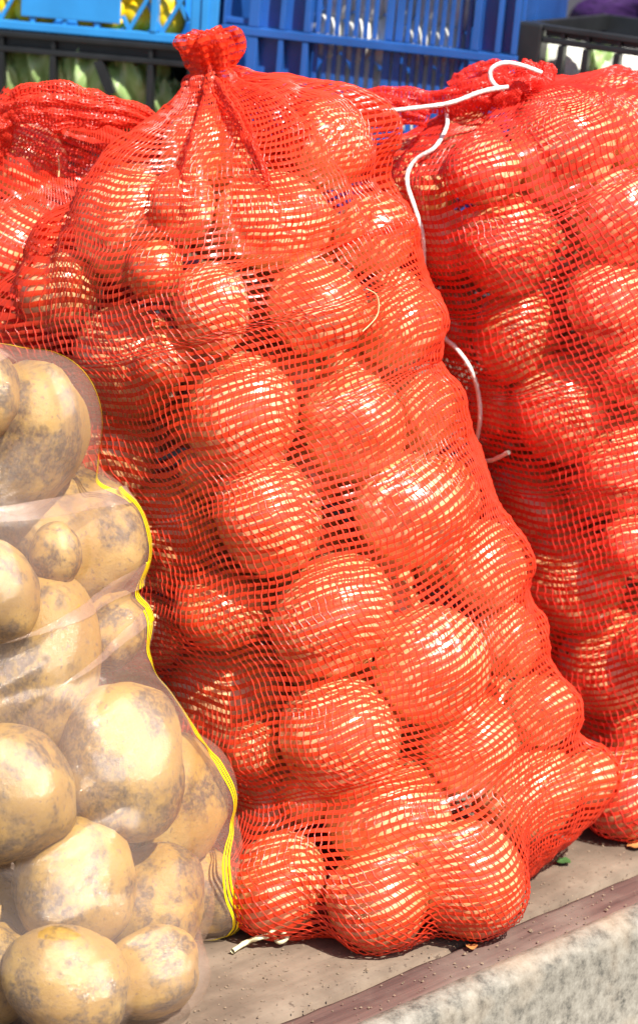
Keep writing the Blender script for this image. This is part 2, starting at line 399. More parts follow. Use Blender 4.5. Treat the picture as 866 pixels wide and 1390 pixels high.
# ------------------------------------------------------------------ sack solver
class Sack:
    """axis: list of (px, py, Rpx, Y, flat) bottom->top of the body and neck; flat = depth radius / width radius"""
    def __init__(s, axis, nbottom=26, NT=300, NTH=300):
        A = np.array([U(a[0], a[1], a[3]) for a in axis]); Rr = np.array([rm(a[2], U(a[0], a[1], a[3])) for a in axis])
        F = np.array([a[4] if len(a) > 4 else 1.0 for a in axis])
        L = np.r_[0, np.cumsum(np.linalg.norm(np.diff(A, axis=0), axis=1))]; L /= L[-1]
        t = np.linspace(0, 1, NT)
        k = np.ones(9)/9
        def sm(x):
            y = np.interp(t, L, x); yp = np.r_[[2*y[0]-v for v in y[4:0:-1]], y, [2*y[-1]-v for v in y[-2:-6:-1]]]
            return np.convolve(yp, k, 'valid')
        s.A = np.stack([sm(A[:, i]) for i in range(3)], 1); s.R = sm(Rr); s.F = sm(F); s.t = t; s.nb = nbottom; s.NT = NT; s.NTH = NTH
        T = np.gradient(s.A, axis=0); T /= np.linalg.norm(T, axis=1)[:, None]; s.T = T
        e1 = np.array([1.0, 0, 0]) - T * T[:, :1]; e1 /= np.linalg.norm(e1, axis=1)[:, None]
        s.e1 = e1; s.e2 = np.cross(T, e1)       # e2 points away from camera (+Y)
        th = np.linspace(0, 2*np.pi, NTH, endpoint=False) + np.pi/2   # seam at the back
        s.th = th
        cs, sn = np.cos(th), np.sin(th)
        ring = cs[None, :, None]*e1[:, None, :] + sn[None, :, None]*s.e2[:, None, :]
        al = np.linspace(R(84), 0, nbottom, endpoint=False)
        downv = np.array([0, 0, -1.0])
        hr = ring[0] - downv * (ring[0] @ downv)[:, None]; hr /= np.linalg.norm(hr, axis=1)[:, None]
        bot = np.cos(al)[:, None, None]*ring[0][None] + np.sin(al)[:, None, None]*(-T[0])[None, None]
        s.D = np.concatenate([bot, ring], 0)
        s.O = np.concatenate([np.repeat(s.A[:1], nbottom, 0), s.A], 0)[:, None, :] + 0*s.D
        rb = s.R[:, None] / np.sqrt(cs**2 + (sn/ s.F[:, None])**2)
        rbb = np.repeat(rb[:1], nbottom, 0)
        zdrop = -s.D[:nbottom, :, 2]
        rbb = np.minimum(rbb, np.where(zdrop > 0.02, (s.A[0, 2]-0.004)/np.maximum(zdrop, 0.02), 9))
        s.base = np.concatenate([rbb, rb], 0)
        s.items = []
    def dist(s, p):
        d = s.A - p; i = np.argmin((d**2).sum(1)); return np.linalg.norm(d[i]), i
    def place(s, px, py, rpx, inset=0.0):
        d = ray(px, py); best = None
        for q in np.arange(1.6, 3.0, 0.004):
            p = CAM + d*q; rr = rpx*depth(p)/FPX
            dd, i = s.dist(p); g = dd - (s.R[i] - rr - inset)
            if best is None or g < best[0] - 1e-9: best = (g, p, rr)
            if g <= 0: best = (g, p, rr); break
            if best[0] < 0.05 and g > best[0] + 0.02: break
        p, rr = best[1], best[2]
        if p[2] < rr*0.93: p = CAM + d*((rr*0.93 - CAM[2])/d[2])
        return p, rr
    def relax(s, P, Rr, it=40, lateral=0.25, tol=0.93, wx=8):
        P = np.array(P); Rr = np.array(Rr)
        dirs = (P - CAM) / np.linalg.norm(P - CAM, axis=1)[:, None]
        for _ in range(it):
            for i in range(len(P)):
                for j in range(i):
                    d = P[i] - P[j]; L = np.linalg.norm(d); m = (Rr[i] + Rr[j])*tol
                    if L < m:
                        n_ = d/max(L, 1e-5); f = (m - L)*0.5*n_
                        along = dirs[i]*np.dot(f, dirs[i]); lat = f - along
                        wi = Rr[j]**wx/(Rr[i]**wx + Rr[j]**wx); P[i] += 2*wi*(along*1.2 + lat*lateral); P[j] -= 2*(1-wi)*(along*1.2 + lat*lateral)
            P[:, 2] = np.maximum(P[:, 2], Rr*0.93)
        return P, Rr
    def solve(s, ell, iters=70, backmin=0.93, frontmin=0.72, neck_from=0.80, tension=1.0, cap=0.10):
        H, W_ = s.D.shape[:2]
        D = s.D.reshape(-1, 3); O = s.O.reshape(-1, 3)
        raw = np.zeros(len(D))
        for c_, Mi in ell:
            o = (O - c_) @ Mi.T; d = D @ Mi.T
            a = (d*d).sum(1); b = (o*d).sum(1); cc = (o*o).sum(1) - 1.0
            disc = b*b - a*cc; ok = disc > 0
            x = np.where(ok, (-b + np.sqrt(np.maximum(disc, 0)))/a, 0)
            raw = np.maximum(raw, np.where(x > 0, x, 0))
        raw = raw.reshape(H, W_)
        raw = np.minimum(raw, s.base + cap)
        back = np.clip(np.sin(s.th)*1.6 + 0.15, 0, 1)[None, :]   # 1 at the back
        lo = s.base*(frontmin + (backmin-frontmin)*back)
        tt = np.concatenate([np.zeros(s.nb), s.t]); nk = np.clip((tt - neck_from)/0.08, 0, 1)[:, None]
        lo = lo*(1-nk) + s.base*nk
        # floor limit
        dz = s.D[:, :, 2]; lim = np.where(dz < -0.03, (s.O[:, :, 2]-0.002)/np.maximum(-dz, 0.03), 9.0)
        s.raw = np.where(raw > 0, raw*1.02 + 0.0018, 0); obs = np.maximum(raw*1.02 + 0.0018, lo); obs = np.where(raw > 0, obs, lo)
        r = obs.copy()
        for _ in range(iters):
            a = (np.roll(r, 1, 1) + np.roll(r, -1, 1))*0.5
            up = np.vstack([r[1:], r[-1:]]); dn = np.vstack([r[:1], r[:-1]])
            m_ = 0.55*a + 0.45*0.5*(up + dn)
            r = np.maximum(obs, r + tension*(m_ - r))
        nk2 = np.clip((tt - (neck_from - 0.14))/0.10, 0, 1)[:, None]
        r = r*(1-nk2) + np.minimum(r, np.maximum(s.base*1.04, obs))*nk2
        for _ in range(14):
            a = (np.roll(r, 1, 1) + np.roll(r, -1, 1))*0.5
            up = np.vstack([r[1:], r[-1:]]); dn = np.vstack([r[:1], r[:-1]])
            r = np.maximum(np.where(nk2 > 0, s.raw, obs), 0.5*a + 0.25*(up + dn))
        for _ in range(2):
            a = (np.roll(r, 1, 1) + np.roll(r, -1, 1))*0.5
            r = np.maximum(0.5*r + 0.5*a, obs)
        r = np.maximum(r, s.raw); r = np.minimum(r, lim); s.lim = lim
        s.r = r; s.contact = (r - obs) < 0.0006; s.free = np.clip((r - obs)/0.006, 0, 1)
        s.tt = tt
        return s
    def positions(s):
        s.r = np.minimum(np.maximum(s.r, s.raw), s.lim)
        s.P = s.O + s.D * s.r[:, :, None]
        s.P[:, :, 2] = np.maximum(s.P[:, :, 2], 0.0025)
        return s.P

def smooth_noise(h, w_, fy, fx, seed):
    g = np.random.default_rng(seed).normal(0, 1, (fy+3, fx+1)); g[:, -1] = g[:, 0]
    y = np.linspace(0, fy+1.999, h); x = np.linspace(0, fx - 1e-4, w_)
    yi = y.astype(int); xi = x.astype(int); ty = (y-yi); tx = (x-xi)
    ty = ty*ty*(3-2*ty); tx = tx*tx*(3-2*tx)
    g00 = g[np.ix_(yi, xi)]; g01 = g[np.ix_(yi, xi+1)]; g10 = g[np.ix_(np.minimum(yi+1, fy+2), xi)]; g11 = g[np.ix_(np.minimum(yi+1, fy+2), xi+1)]
    return (g00*(1-tx)+g01*tx)*(1-ty[:, None]) + (g10*(1-tx)+g11*tx)*ty[:, None]

def resample(P, nv_cell, nu_cell, wrap=True, seed=0, namp=0.5, twist=0.0, smoothu=9):
    """P[h,w,3] closed in w. returns evaluator E(u,v)-> pos with u in columns, v in rows, arc-length even"""
    H, W_ = P.shape[:2]
    if wrap: Pc = np.concatenate([P, P[:, :1]], 1)
    else: Pc = P
    # v arc-length per column, smoothed over columns
    dv = np.linalg.norm(np.diff(Pc, axis=0), axis=2); 
    k = np.ones(smoothu)/smoothu
    def smc(a):
        ap = np.concatenate([a[:, -smoothu-1:-1], a, a[:, 1:smoothu+1]], 1) if wrap else np.pad(a, ((0, 0), (smoothu, smoothu)), 'edge')
        return np.apply_along_axis(lambda x: np.convolve(x, k, 'same'), 1, ap)[:, smoothu:-smoothu]
    dv = smc(dv); dv = smc(dv)
    if wrap: dv[:, -1] = dv[:, 0]
    mean = dv.mean(1, keepdims=True); dv = 0.25*dv + 0.75*mean
    Lv = np.vstack([np.zeros(Pc.shape[1]), np.cumsum(dv, 0)]); Lv /= Lv[-1:]
    du = np.linalg.norm(np.diff(Pc, axis=1), axis=2)
    dup = np.pad(du, ((smoothu, smoothu), (0, 0)), 'edge')
    du = np.apply_along_axis(lambda x: np.convolve(x, k, 'same'), 0, dup)[smoothu:-smoothu]
    du = 0.55*du + 0.45*du.mean(1, keepdims=True)
    Lu = np.hstack([np.zeros((H, 1)), np.cumsum(du, 1)]); Lu /= Lu[:, -1:]
    # fields on regular grid: param v(h,w), u(h,w); invert on a fine grid of (vn,un)
    nv, nu = nv_cell*2+1, nu_cell*2+1
    vs = np.linspace(0, 1, nv); us = np.linspace(0, 1, nu)
    # step 1: for each original column, h(v)
    hh = np.stack([np.interp(vs, Lv[:, j], np.arange(H)) for j in range(Lv.shape[1])], 1)      # nv x (W+1)
    # positions/Lu at (v, column)
    h0 = np.clip(hh.astype(int), 0, H-2); f = (hh - h0)[..., None]; jj = np.arange(Pc.shape[1])[None, :]
    Pv = Pc[h0, jj]*(1-f) + Pc[h0+1, jj]*f; Luv = Lu[h0, jj]*(1-f[..., 0]) + Lu[h0+1, jj]*f[..., 0]
    Luv = np.maximum.accumulate(Luv, 1)
    nz = smooth_noise(nv, nu, max(4, nv//26), max(4, nu//22), seed+5)*namp/nu_cell
    nz[:, -1] = nz[:, 0]
    out = np.zeros((nv, nu, 3))
    for i in range(nv):
        uq = us + nz[i] + twist*(vs[i]-0.5)
        if wrap: uq = uq % 1.0
        else: uq = np.clip(us + nz[i], 0, 1)
        for d_ in range(3): out[i, :, d_] = np.interp(uq, Luv[i], Pv[i, :, d_])
    # small v displacement noise
    nzv = smooth_noise(nv, nu, max(4, nv//18), max(4, nu//26), seed+9)*namp*0.8; nzv[:, -1] = nzv[:, 0]
    rows = np.arange(nv)[:, None] + nzv; rows = np.clip(rows, 0, nv-1.001); r0 = rows.astype(int); f = (rows-r0)[..., None]
    cols_ = np.arange(nu)[None, :]
    out = out[r0, cols_]*(1-f) + out[np.minimum(r0+1, nv-1), cols_]*f
    return out

def build_net(parent, S, tape_mat, thread_mat, tape_w=0.50, thread_w=0.00062, seed=0, name_t='woven_tapes', name_w='warp_threads', vskip=0, wrinkle=0.0):
    """S: half-cell grid positions (2*nv+1, 2*nu+1, 3)"""
    r_ = np.random.default_rng(seed); nv, nu = S.shape[:2]
    dU = np.gradient(S, axis=1); dV = np.gradient(S, axis=0)
    Nn = np.cross(dU, dV); ln = np.linalg.norm(Nn, axis=2, keepdims=True); Nn = Nn/np.maximum(ln, 1e-9)
    if wrinkle:
        wz = smooth_noise(nv, nu, nv//3, nu//5, seed+77); wz[:, -1] = wz[:, 0]
        S = S + Nn*(wz*wrinkle)[..., None]
    # weft tapes at odd rows, one strip each
    rows = np.arange(1, nv-1, 2); V = []; Q = []
    c_ = S[rows]; half = dV[rows]*tape_w      # dV is per half cell
    wv = 1 + 0.12*np.repeat(r_.normal(0, 1, (len(rows), nu//3+2)), 3, axis=1)[:, :nu, None]
    wv = np.clip(wv, 0.5, 1.45)
    hl = np.linalg.norm(half, axis=2, keepdims=True); half = half*np.minimum(1, 0.0040/np.maximum(hl, 1e-9))
    tilt = r_.normal(0, 0.14, (len(rows), nu, 1))*hl
    shift = r_.normal(0, 0.10, (len(rows), nu//2+2)); shift = np.repeat(shift, 2, axis=1)[:, :nu, None]*hl*0.5
    dn = half/np.maximum(hl, 1e-9)
    lo = c_ - half*wv + dn*shift - Nn[rows]*tilt*0.35; hi = c_ + half*wv + dn*shift + Nn[rows]*tilt*0.35
    # gentle arch: middle line raised
    mid = c_ + dn*shift + Nn[rows]*0.00025
    V = np.stack([lo, mid, hi], 2)            # rows, nu, 3, xyz
    nr = len(rows); idx = np.arange(nr*nu*3).reshape(nr, nu, 3)
    a, b, cc, d = idx[:, :-1, :-1], idx[:, 1:, :-1], idx[:, 1:, 1:], idx[:, :-1, 1:]
    q = np.stack([a, b, cc, d], -1).reshape(-1, 4)
    me = mesh_np(name_t, V.reshape(-1, 3), q, smooth=False); o1 = link(name_t, me, tape_mat, parent); o1['kind'] = 'stuff'
    # warp threads at odd columns
    cols_ = np.arange(1, nu-1, 2); Sw = S[:, cols_]; Nw = Nn[:, cols_]; Uw = dU[:, cols_]
    ul = np.linalg.norm(Uw, axis=2, keepdims=True); un = Uw/np.maximum(ul, 1e-9)
    zig = (np.where(np.arange(nv) % 4 < 2, 1, -1)[:, None, None])*ul*0.16 + r_.normal(0, .06, (nv, len(cols_), 1))*ul
    over = np.where(np.arange(nv) % 2 == 1, 0.0006, 0.0002)[:, None, None]
    ce = Sw + un*zig + Nw*over
    wd = np.minimum(thread_w, ul*0.42)*np.clip(1+r_.normal(0, .2, (nv, len(cols_), 1)), .6, 1.6)
    V = np.stack([ce - un*wd - Nw*wd*.5, ce + Nw*wd*0.8, ce + un*wd - Nw*wd*.5], 2)
    nc = len(cols_); idx = np.arange(nv*nc*3).reshape(nv, nc, 3)
    a, b, cc, d = idx[:-1, :, :-1], idx[:-1, :, 1:], idx[1:, :, 1:], idx[1:, :, :-1]
    q = np.stack([a, b, cc, d], -1).reshape(-1, 4)
    me = mesh_np(name_w, V.reshape(-1, 3), q, smooth=False); o2 = link(name_w, me, thread_mat, parent); o2['kind'] = 'stuff'
    return o1, o2

def pushout(S, ell, k=1.02, smooth=1):
    for _ in range(smooth + 1):
        for c_, Mi in ell:
            d = S - c_; q = d @ Mi.T; n_ = np.linalg.norm(q, axis=2, keepdims=True)
            m_ = (n_ < k) & (n_ > 0.35)
            S = np.where(m_, c_ + d*(k/np.maximum(n_, 1e-6)), S)
        if _ < smooth:
            S2 = S.copy(); S2[1:-1, 1:-1] = 0.5*S[1:-1, 1:-1] + 0.125*(S[2:, 1:-1] + S[:-2, 1:-1] + S[1:-1, 2:] + S[1:-1, :-2]); S = S2
    return S
def rot_rand(r_):
    e = Euler((r_.uniform(0, 6.28), r_.uniform(0, 6.28), r_.uniform(0, 6.28))); return e.to_matrix()
def put_onion(p, rr, label, group, r_, seg=None, roots=False, squash=None):
    me = ONIONS[r_.integers(0, len(ONIONS))]
    # neck points inwards or sideways, seldom towards the camera
    for _ in range(50):
        Rm = rot_rand(r_)
        ax = Rm @ Vector((0, 0, 1))
        if roots:
            if ax.y > 0.75: break
        elif abs(ax.y) < 0.6: break
    sc = rr * np.array([1, 1, 1.0]) * 1.0
    o = link('onion', me, None); o.matrix_world = Matrix.Translation(Vector(p)) @ Rm.to_4x4() @ Matrix.Diagonal((sc[0], sc[1], sc[2], 1))
    tag(o, label, 'onion', group)
    if roots: link('root_tuft', ROOTS, None, o)
    Ms = np.array(Rm) @ np.diag([rr, rr, rr*0.93]); return (np.array(p), np.linalg.inv(Ms))

def fill(s, P, Rr, r_, n=2500, rad=(0.036, 0.044), ymax=0.05, tmax=0.9, tol=0.92):
    P = list(P); Rr = list(Rr); new = []
    for _ in range(n):
        i = r_.integers(4, int(s.NT*tmax)); rr = r_.uniform(*rad)
        if s.R[i] < rr*1.5: continue
        a = r_.uniform(0, 2*np.pi); q = (s.R[i]-rr*1.1)*math.sqrt(r_.uniform(0.0, 1))
        p = s.A[i] + s.e1[i]*math.cos(a)*q + s.e2[i]*math.sin(a)*q*s.F[i]
        if p[1] > s.A[i][1] + ymax or p[2] < rr*0.95: continue
        d = np.linalg.norm(np.array(P) - p, axis=1) - (np.array(Rr) + rr)*tol
        if d.min() < 0: continue
        P.append(p); Rr.append(rr); new.append((p, rr))
    return new

def add_pleats(s, t0, t1, amp, ks=(7, 11, 4), seed=3):
    r_ = np.random.default_rng(seed); w_ = np.clip((s.tt - t0)/(t1 - t0), 0, 1)[:, None]; w_ = w_**1.5
    z = 0
    for k_, a_ in zip(ks, (0.5, 0.25, 0.4)):
        z = z + a_*np.sin(k_*s.th[None, :] + r_.uniform(0, 6.28) + 1.2*w_)
    s.r = s.r*(1 + amp*w_*z)
def collar(s, P, prof, drift=(0, 0, 0), seed=5, amp=0.25):
    """rows added above the last ring: (dz, r) pairs"""
    r_ = np.random.default_rng(seed); c_ = s.A[-1]; rl = s.r[-1]; rel = rl/rl.mean()
    pr = np.array(prof); n_ = 7; tt = np.linspace(0, len(pr)-1, (len(pr)-1)*n_+1)
    dz = np.interp(tt, range(len(pr)), pr[:, 0]); rr = np.interp(tt, range(len(pr)), pr[:, 1])
    k = np.ones(5)/5; dz = np.convolve(np.pad(dz, 2, 'edge'), k, 'valid'); rr = np.convolve(np.pad(rr, 2, 'edge'), k, 'valid')
    nz = smooth_noise(len(tt), s.NTH, 4, 12, seed)*amp
    rows = []
    for i in range(len(tt)):
        f = i/len(tt); q = rr[i]*(rel*(1-0.4*f) + 0.4*f)*(1 + nz[i]*min(1, f*3))
        rows.append(c_ + s.T[-1]*dz[i]*(1+0.25*nz[i][:, None]) + np.array(drift)*f + s.D[-1]*q[:, None])
    return np.concatenate([P, np.array(rows)], 0)

# ================================================================== MIDDLE SACK
rM = np.random.default_rng(5)
SM = Sack([(545, 1090, 222, .05), (520, 1000, 258, .06), (474, 860, 252, .07), (430, 700, 266, .085), (406, 630, 244, .093), (376, 560, 250, .10),
           (342, 430, 272, .115), (316, 335, 240, .12), (310, 260, 196, .12), (305, 205, 154, .12), (302, 165, 102, .12), (298, 135, 60, .12), (294, 113, 36, .12), (291, 97, 27, .12)])
MID = 'onions in the middle red net sack'
mid = [ # px, py, r, label
 (182, 305, 80, 'onion under the tied neck of the middle sack, its upper left shoulder'),
 (372, 300, 76, 'big onion just right of centre below the tied neck of the middle sack'),
 (445, 195, 60, 'topmost onion on the right shoulder of the middle sack, under slack net'),
 (508, 318, 52, 'onion below the topmost right shoulder onion of the middle sack'),
 (84, 398, 56, 'onion in shadow at the far upper left side of the middle sack'),
 (175, 492, 76, 'onion right above the potato bag crest in the upper left of the middle sack'),
 (288, 418, 60, 'onion set back beneath and between the two big top onions of the middle sack'),
 (432, 418, 66, 'onion with a bright glint in the second row of the middle sack'),
 (541, 442, 58, 'right edge onion of the middle sack beside the loose white string end'),
 (328, 563, 82, 'large glossy onion in the third row of the middle sack, left of centre'),
 (478, 578, 76, 'shiny onion in the third row of the middle sack, right of centre'),
 (576, 560, 52, 'right edge onion of the middle sack, left of the white string tip'),
 (150, 612, 68, 'onion just behind the upper yellow stripe of the potato bag, in the middle sack'),
 (365, 700, 80, 'wide onion at the middle of the middle sack, in its fourth row'),
 (226, 722, 76, 'onion right of the potato bag shoulder in the middle sack'),
 (556, 692, 76, 'onion with broad white sheen in the right half of the middle sack'),
 (450, 836, 88, 'largest onion of the middle sack, at its very centre'),
 (298, 828, 62, 'recessed onion left of the largest central onion in the middle sack'),
 (655, 765, 60, 'right edge onion of the middle sack, level with the largest central onion'),
 (205, 860, 50, 'onion hugging the waist of the potato bag inside the middle sack'),
 (312, 950, 88, 'flat wide onion with a green speck in the lower left of the middle sack'),
 (586, 905, 78, 'onion with striped sheen right below centre of the middle sack'),
 (462, 1002, 82, 'round onion in the lower centre of the middle sack, above the bottom rows'),
 (688, 868, 50, 'small right edge onion of the middle sack, second above its lower bulge'),
 (632, 1000, 68, 'onion between the lower centre and the right bulge of the middle sack'),
 (732, 965, 48, 'small onion at the upper right bulge of the middle sack'),
 (358, 1092, 78, 'onion right of the lower yellow stripe of the potato bag, in the middle sack'),
 (528, 1108, 82, 'glossy onion in the second lowest row of the middle sack'),
 (712, 1075, 72, 'large onion in the lower right bulge of the middle sack'),
 (772, 1062, 36, 'outermost onion at the lower right edge of the middle sack'),
 (378, 1200, 66, 'lowest left onion of the middle sack, beside the foot of the potato bag'),
 (512, 1222, 64, 'lowest front onion of the middle sack with a pale root tuft'),
 (636, 1192, 74, 'lowest right onion of the middle sack sitting on the deck'),
 (240, 1020, 38, 'onion just behind the potato bag lower stripe inside the middle sack')]
def fill_sack(S_, lst, group, r_, hid_label, inset=0.0015, **kw):
    P = []; Rr = []
    for x in lst:
        p, rr = S_.place(x[0], x[1], x[2]*1.06, inset); P.append(p); Rr.append(rr)
    P, Rr = S_.relax(P, Rr, lateral=0.10, tol=0.83)
    ell = []
    for (p, rr, x) in zip(P, Rr, lst): ell.append(put_onion(p, rr, x[3], group, r_, roots='root' in x[3]))
    new = fill(S_, P, Rr, r_, **kw)
    new += fill(S_, list(P) + [q[0] for q in new], list(Rr) + [q[1] for q in new], r_, **{**kw, 'rad': (.024, .033), 'n': 2500, 'tol': .9})
    for p, rr in new: ell.append(put_onion(p, rr, hid_label, group, r_))
    return ell, P, Rr, new
ell, PM, RM, newM = fill_sack(SM, mid, MID, rM, 'smaller onion wedged between or behind the big front onions of the middle sack', ymax=0.09, n=5000)
def guide(px, py, r, Y):   # slack net stands off here
    p = U(px, py, Y); return (p, np.eye(3)/rm(r, p))
SM.solve(ell + [guide(415, 208, 88, .11), guide(368, 172, 66, .11), guide(440, 300, 80, .10), guide(118, 352, 76, .13), guide(70, 440, 84, .14)], iters=240, neck_from=0.84, frontmin=0.90)
add_pleats(SM, 0.70, 0.93, 0.40)
P = SM.positions(); P = collar(SM, P, [(0, .014), (.010, .016), (.020, .019), (.030, .019), (.036, .014), (.033, .018), (.022, .021), (.010, .020), (.000, .016)], amp=0.30)
sack = empty('onion_sack', (SM.A[0][0], SM.A[0][1], 0)); tag(sack, 'tall orange-red net sack of onions in the middle with an upright knotted neck', 'net sack', 'red net sacks of onions')
def local_parts(parent, objs):
    bpy.context.view_layer.update(); inv = parent.matrix_world.inverted()
    for o in objs: o.matrix_parent_inverse = inv
S = pushout(resample(P, 154, 162, seed=2, namp=0.55, twist=-0.09), ell)
local_parts(sack, build_net(sack, S, NET_MAIN, THREAD, seed=4, wrinkle=0.0010))

# ================================================================== RIGHT SACK
rR = np.random.default_rng(9)
SR = Sack([(962, 955, 225, .27), (940, 860, 240, .27), (902, 720, 246, .27), (866, 580, 240, .27), (825, 440, 236, .265),
           (775, 320, 240, .26), (732, 235, 232, .255), (716, 190, 208, .25), (706, 162, 176, .25), (698, 138, 116, .25), (694, 120, 52, .25), (692, 110, 14, .25)])
right = [
 (762, 200, 78, 'big onion at the top of the right sack, below the tied net bunch'),
 (850, 180, 60, 'topmost right onion of the right sack under dark slack net'),
 (560, 245, 60, 'onion at the top left of the right sack, crossed by the white string'),
 (662, 235, 50, 'shadowed onion right of the white string at the top of the right sack'),
 (690, 328, 72, 'onion in the second row of the right sack, left half'),
 (835, 290, 62, 'onion in the second row of the right sack at the right picture edge'),
 (605, 330, 52, 'recessed onion just right of the white string on the right sack'),
 (700, 452, 66, 'round onion with a small glint in the third row of the right sack'),
 (828, 412, 60, 'bright onion in the third row of the right sack near the right picture edge'),
 (620, 440, 50, 'dim onion above the reappearing string end on the right sack'),
 (762, 552, 72, 'glossy round onion at the centre of the right sack'),
 (862, 500, 50, 'onion cut by the right picture edge, level with the string end'),
 (672, 545, 44, 'dim onion right behind the dangling string end on the right sack'),
 (848, 632, 62, 'onion right of and below the glossy centre onion of the right sack'),
 (724, 690, 70, 'onion below the white string tip on the right sack'),
 (775, 788, 70, 'bright onion in the lower left half of the right sack'),
 (858, 740, 44, 'small onion wedged at the right picture edge of the right sack'),
 (822, 900, 70, 'onion with a strong highlight near the bottom of the right sack'),
 (802, 1004, 48, 'small onion at the lower left edge of the right sack'),
 (868, 995, 46, 'onion at the right picture edge low in the right sack'),
 (850, 1078, 56, 'lowest onion of the right sack sitting on the deck')]
ell, PR, RR, newR = fill_sack(SR, right, 'onions in the right red net sack', rR, 'smaller onion wedged between or behind the big front onions of the right sack', ymax=0.13, n=7000)
SR.solve(ell, iters=240, neck_from=0.96, frontmin=0.95)
add_pleats(SR, 0.86, 0.97, 0.3)
P = SR.positions(); P = collar(SR, P, [(0, .012), (.004, .010), (.006, .004), (.004, .001)])
sackr = empty('onion_sack', (SR.A[0][0], SR.A[0][1], 0)); tag(sackr, 'deep red net sack of onions at right, tied flat with white string', 'net sack', 'red net sacks of onions')
S = pushout(resample(P, 138, 150, seed=12, namp=0.45, twist=-0.02), ell)
local_parts(sackr, build_net(sackr, S, NET_RED, THREAD_R, seed=14, wrinkle=0.0008))

def net_roll(name, pts, rads, parent, tm, wm, nu, nv, seed, pleat=0.35):
    """gathered or rolled net along a path given in pixels (px, py, Y)"""
    Pp = np.array([U(*p) for p in pts]); L = np.r_[0, np.cumsum(np.linalg.norm(np.diff(Pp, axis=0), axis=1))]; L /= L[-1]
    t = np.linspace(0, 1, 90); C = np.stack([np.interp(t, L, Pp[:, i]) for i in range(3)], 1); rr = np.interp(t, L, [r/FPX*2.3 for r in rads])
    k = np.ones(7)/7
    for i in range(3): C[:, i] = np.convolve(np.pad(C[:, i], 3, mode='reflect', reflect_type='odd'), k, 'valid')
    rr = np.convolve(np.pad(rr, 3, 'edge'), k, 'valid')
    T = np.gradient(C, axis=0); T /= np.linalg.norm(T, axis=1)[:, None]
    up = np.array([0.05, 0.99, 0.1]); e1 = np.cross(T, up); e1 /= np.linalg.norm(e1, axis=1)[:, None]; e2 = np.cross(T, e1)
    th = np.linspace(0, 2*np.pi, 120, endpoint=False); r_ = np.random.default_rng(seed)
    z = 0
    for k_ in (3, 5, 8): z = z + 0.4*np.sin(k_*th[None, :] + r_.uniform(0, 6.28) + 3*t[:, None]*r_.uniform(-1, 1))
    z = z + smooth_noise(90, 120, 10, 14, seed)*0.5
    q = rr[:, None]*(1 + pleat*z)
    Pg = C[:, None, :] + e1[:, None, :]*(np.cos(th)[None, :]*q)[..., None] + e2[:, None, :]*(np.sin(th)[None, :]*q)[..., None]
    Sg = resample(Pg, nv, nu, seed=seed, namp=0.8)
    return build_net(parent, Sg, tm, wm, seed=seed, name_t=name, name_w='gathered_threads', wrinkle=0.0006)
local_parts(sackr, net_roll('rolled_net_top', [(455, 140, .22), (520, 128, .22), (590, 138, .22), (640, 130, .2), (690, 118, .2)], [7, 12, 12, 17, 18], sackr, NET_RED, THREAD_R, 56, 46, 31))
local_parts(sackr, net_roll('rolled_net_top', [(440, 152, .23), (490, 146, .22), (540, 152, .21), (580, 162, .20)], [9, 15, 15, 9], sackr, NET_RED, THREAD_R, 46, 34, 35))
local_parts(sackr, net_roll('rolled_net_top', [(612, 122, .24), (640, 106, .24), (668, 96, .24), (680, 112, .23)], [8, 14, 13, 8], sackr, NET_RED, THREAD_R, 50, 30, 32))
local_parts(sackr, net_roll('rolled_net_top', [(672, 140, .2), (700, 112, .2), (738, 104, .2), (742, 84, .2)], [20, 26, 16, 7], sackr, NET_RED, THREAD_R, 60, 34, 33))
def surf_y(S_, px, py, off=0.003):
    """first hit of the camera ray with the sack surface"""
    d = ray(px, py); Pp = S_.P.reshape(-1, 3); v = Pp - CAM; al = v @ d; dist = np.linalg.norm(v - al[:, None]*d, axis=1)
    ok = dist < 0.005
    if not ok.any(): ok = dist < 0.02
    if not ok.any(): return None
    return CAM + d*(al[ok].min() - off)
fp = []
for q in ((296, 112), (318, 150), (340, 190), (356, 226), (366, 252)):
    h = surf_y(SM, q[0], q[1], 0.0); fp.append((q[0], q[1], h[1] + 0.004))
local_parts(sack, net_roll('net_fold', fp, [9, 10, 8, 5, 2], sack, NET_MAIN, THREAD, 26, 26, 51, 0.3))
local_parts(sack, net_roll('slack_net_inside', [(300, 125, .13), (345, 150, .13), (395, 180, .13), (440, 215, .14)], [22, 40, 46, 30], sack, NET_MAIN, THREAD, 60, 30, 52, 0.2))
spts = [(662, 118), (640, 126), (612, 124), (606, 150), (606, 172), (590, 200), (566, 215), (554, 232), (553, 252), (562, 280), (572, 312), (575, 340), (576, 372), (583, 420), (600, 455), (620, 474), (638, 500), (649, 535), (651, 570), (646, 605), (650, 622), (666, 625), (690, 614)]
P3 = [surf_y(SR, *p, off=0.004 if p[1] < 430 else 0.010) for p in spts]; P3 = [p for p in P3 if p is not None]
o = link('tie_string', tube_mesh('tie_string', P3, 0.0020, 8, 5, 0.08), MAT_STRING, sackr); local_parts(sackr, [o])
lp = [U(735, 99, .17), U(712, 90, .17), U(686, 85, .17), U(668, 92, .17), U(665, 104, .17), U(672, 116, .17), U(684, 122, .17)]
o = link('string_loop', tube_mesh('string_loop', lp, 0.0020, 8, 6, 0.08), MAT_STRING, sackr); local_parts(sackr, [o])
o = link('tie_string', tube_mesh('tie_string', [U(518, 152, .17), U(560, 147, .165), U(610, 140, .16), U(655, 124, .16), U(690, 118, .16)], 0.0022, 8, 6, 0.08), MAT_STRING, sackr); local_parts(sackr, [o])

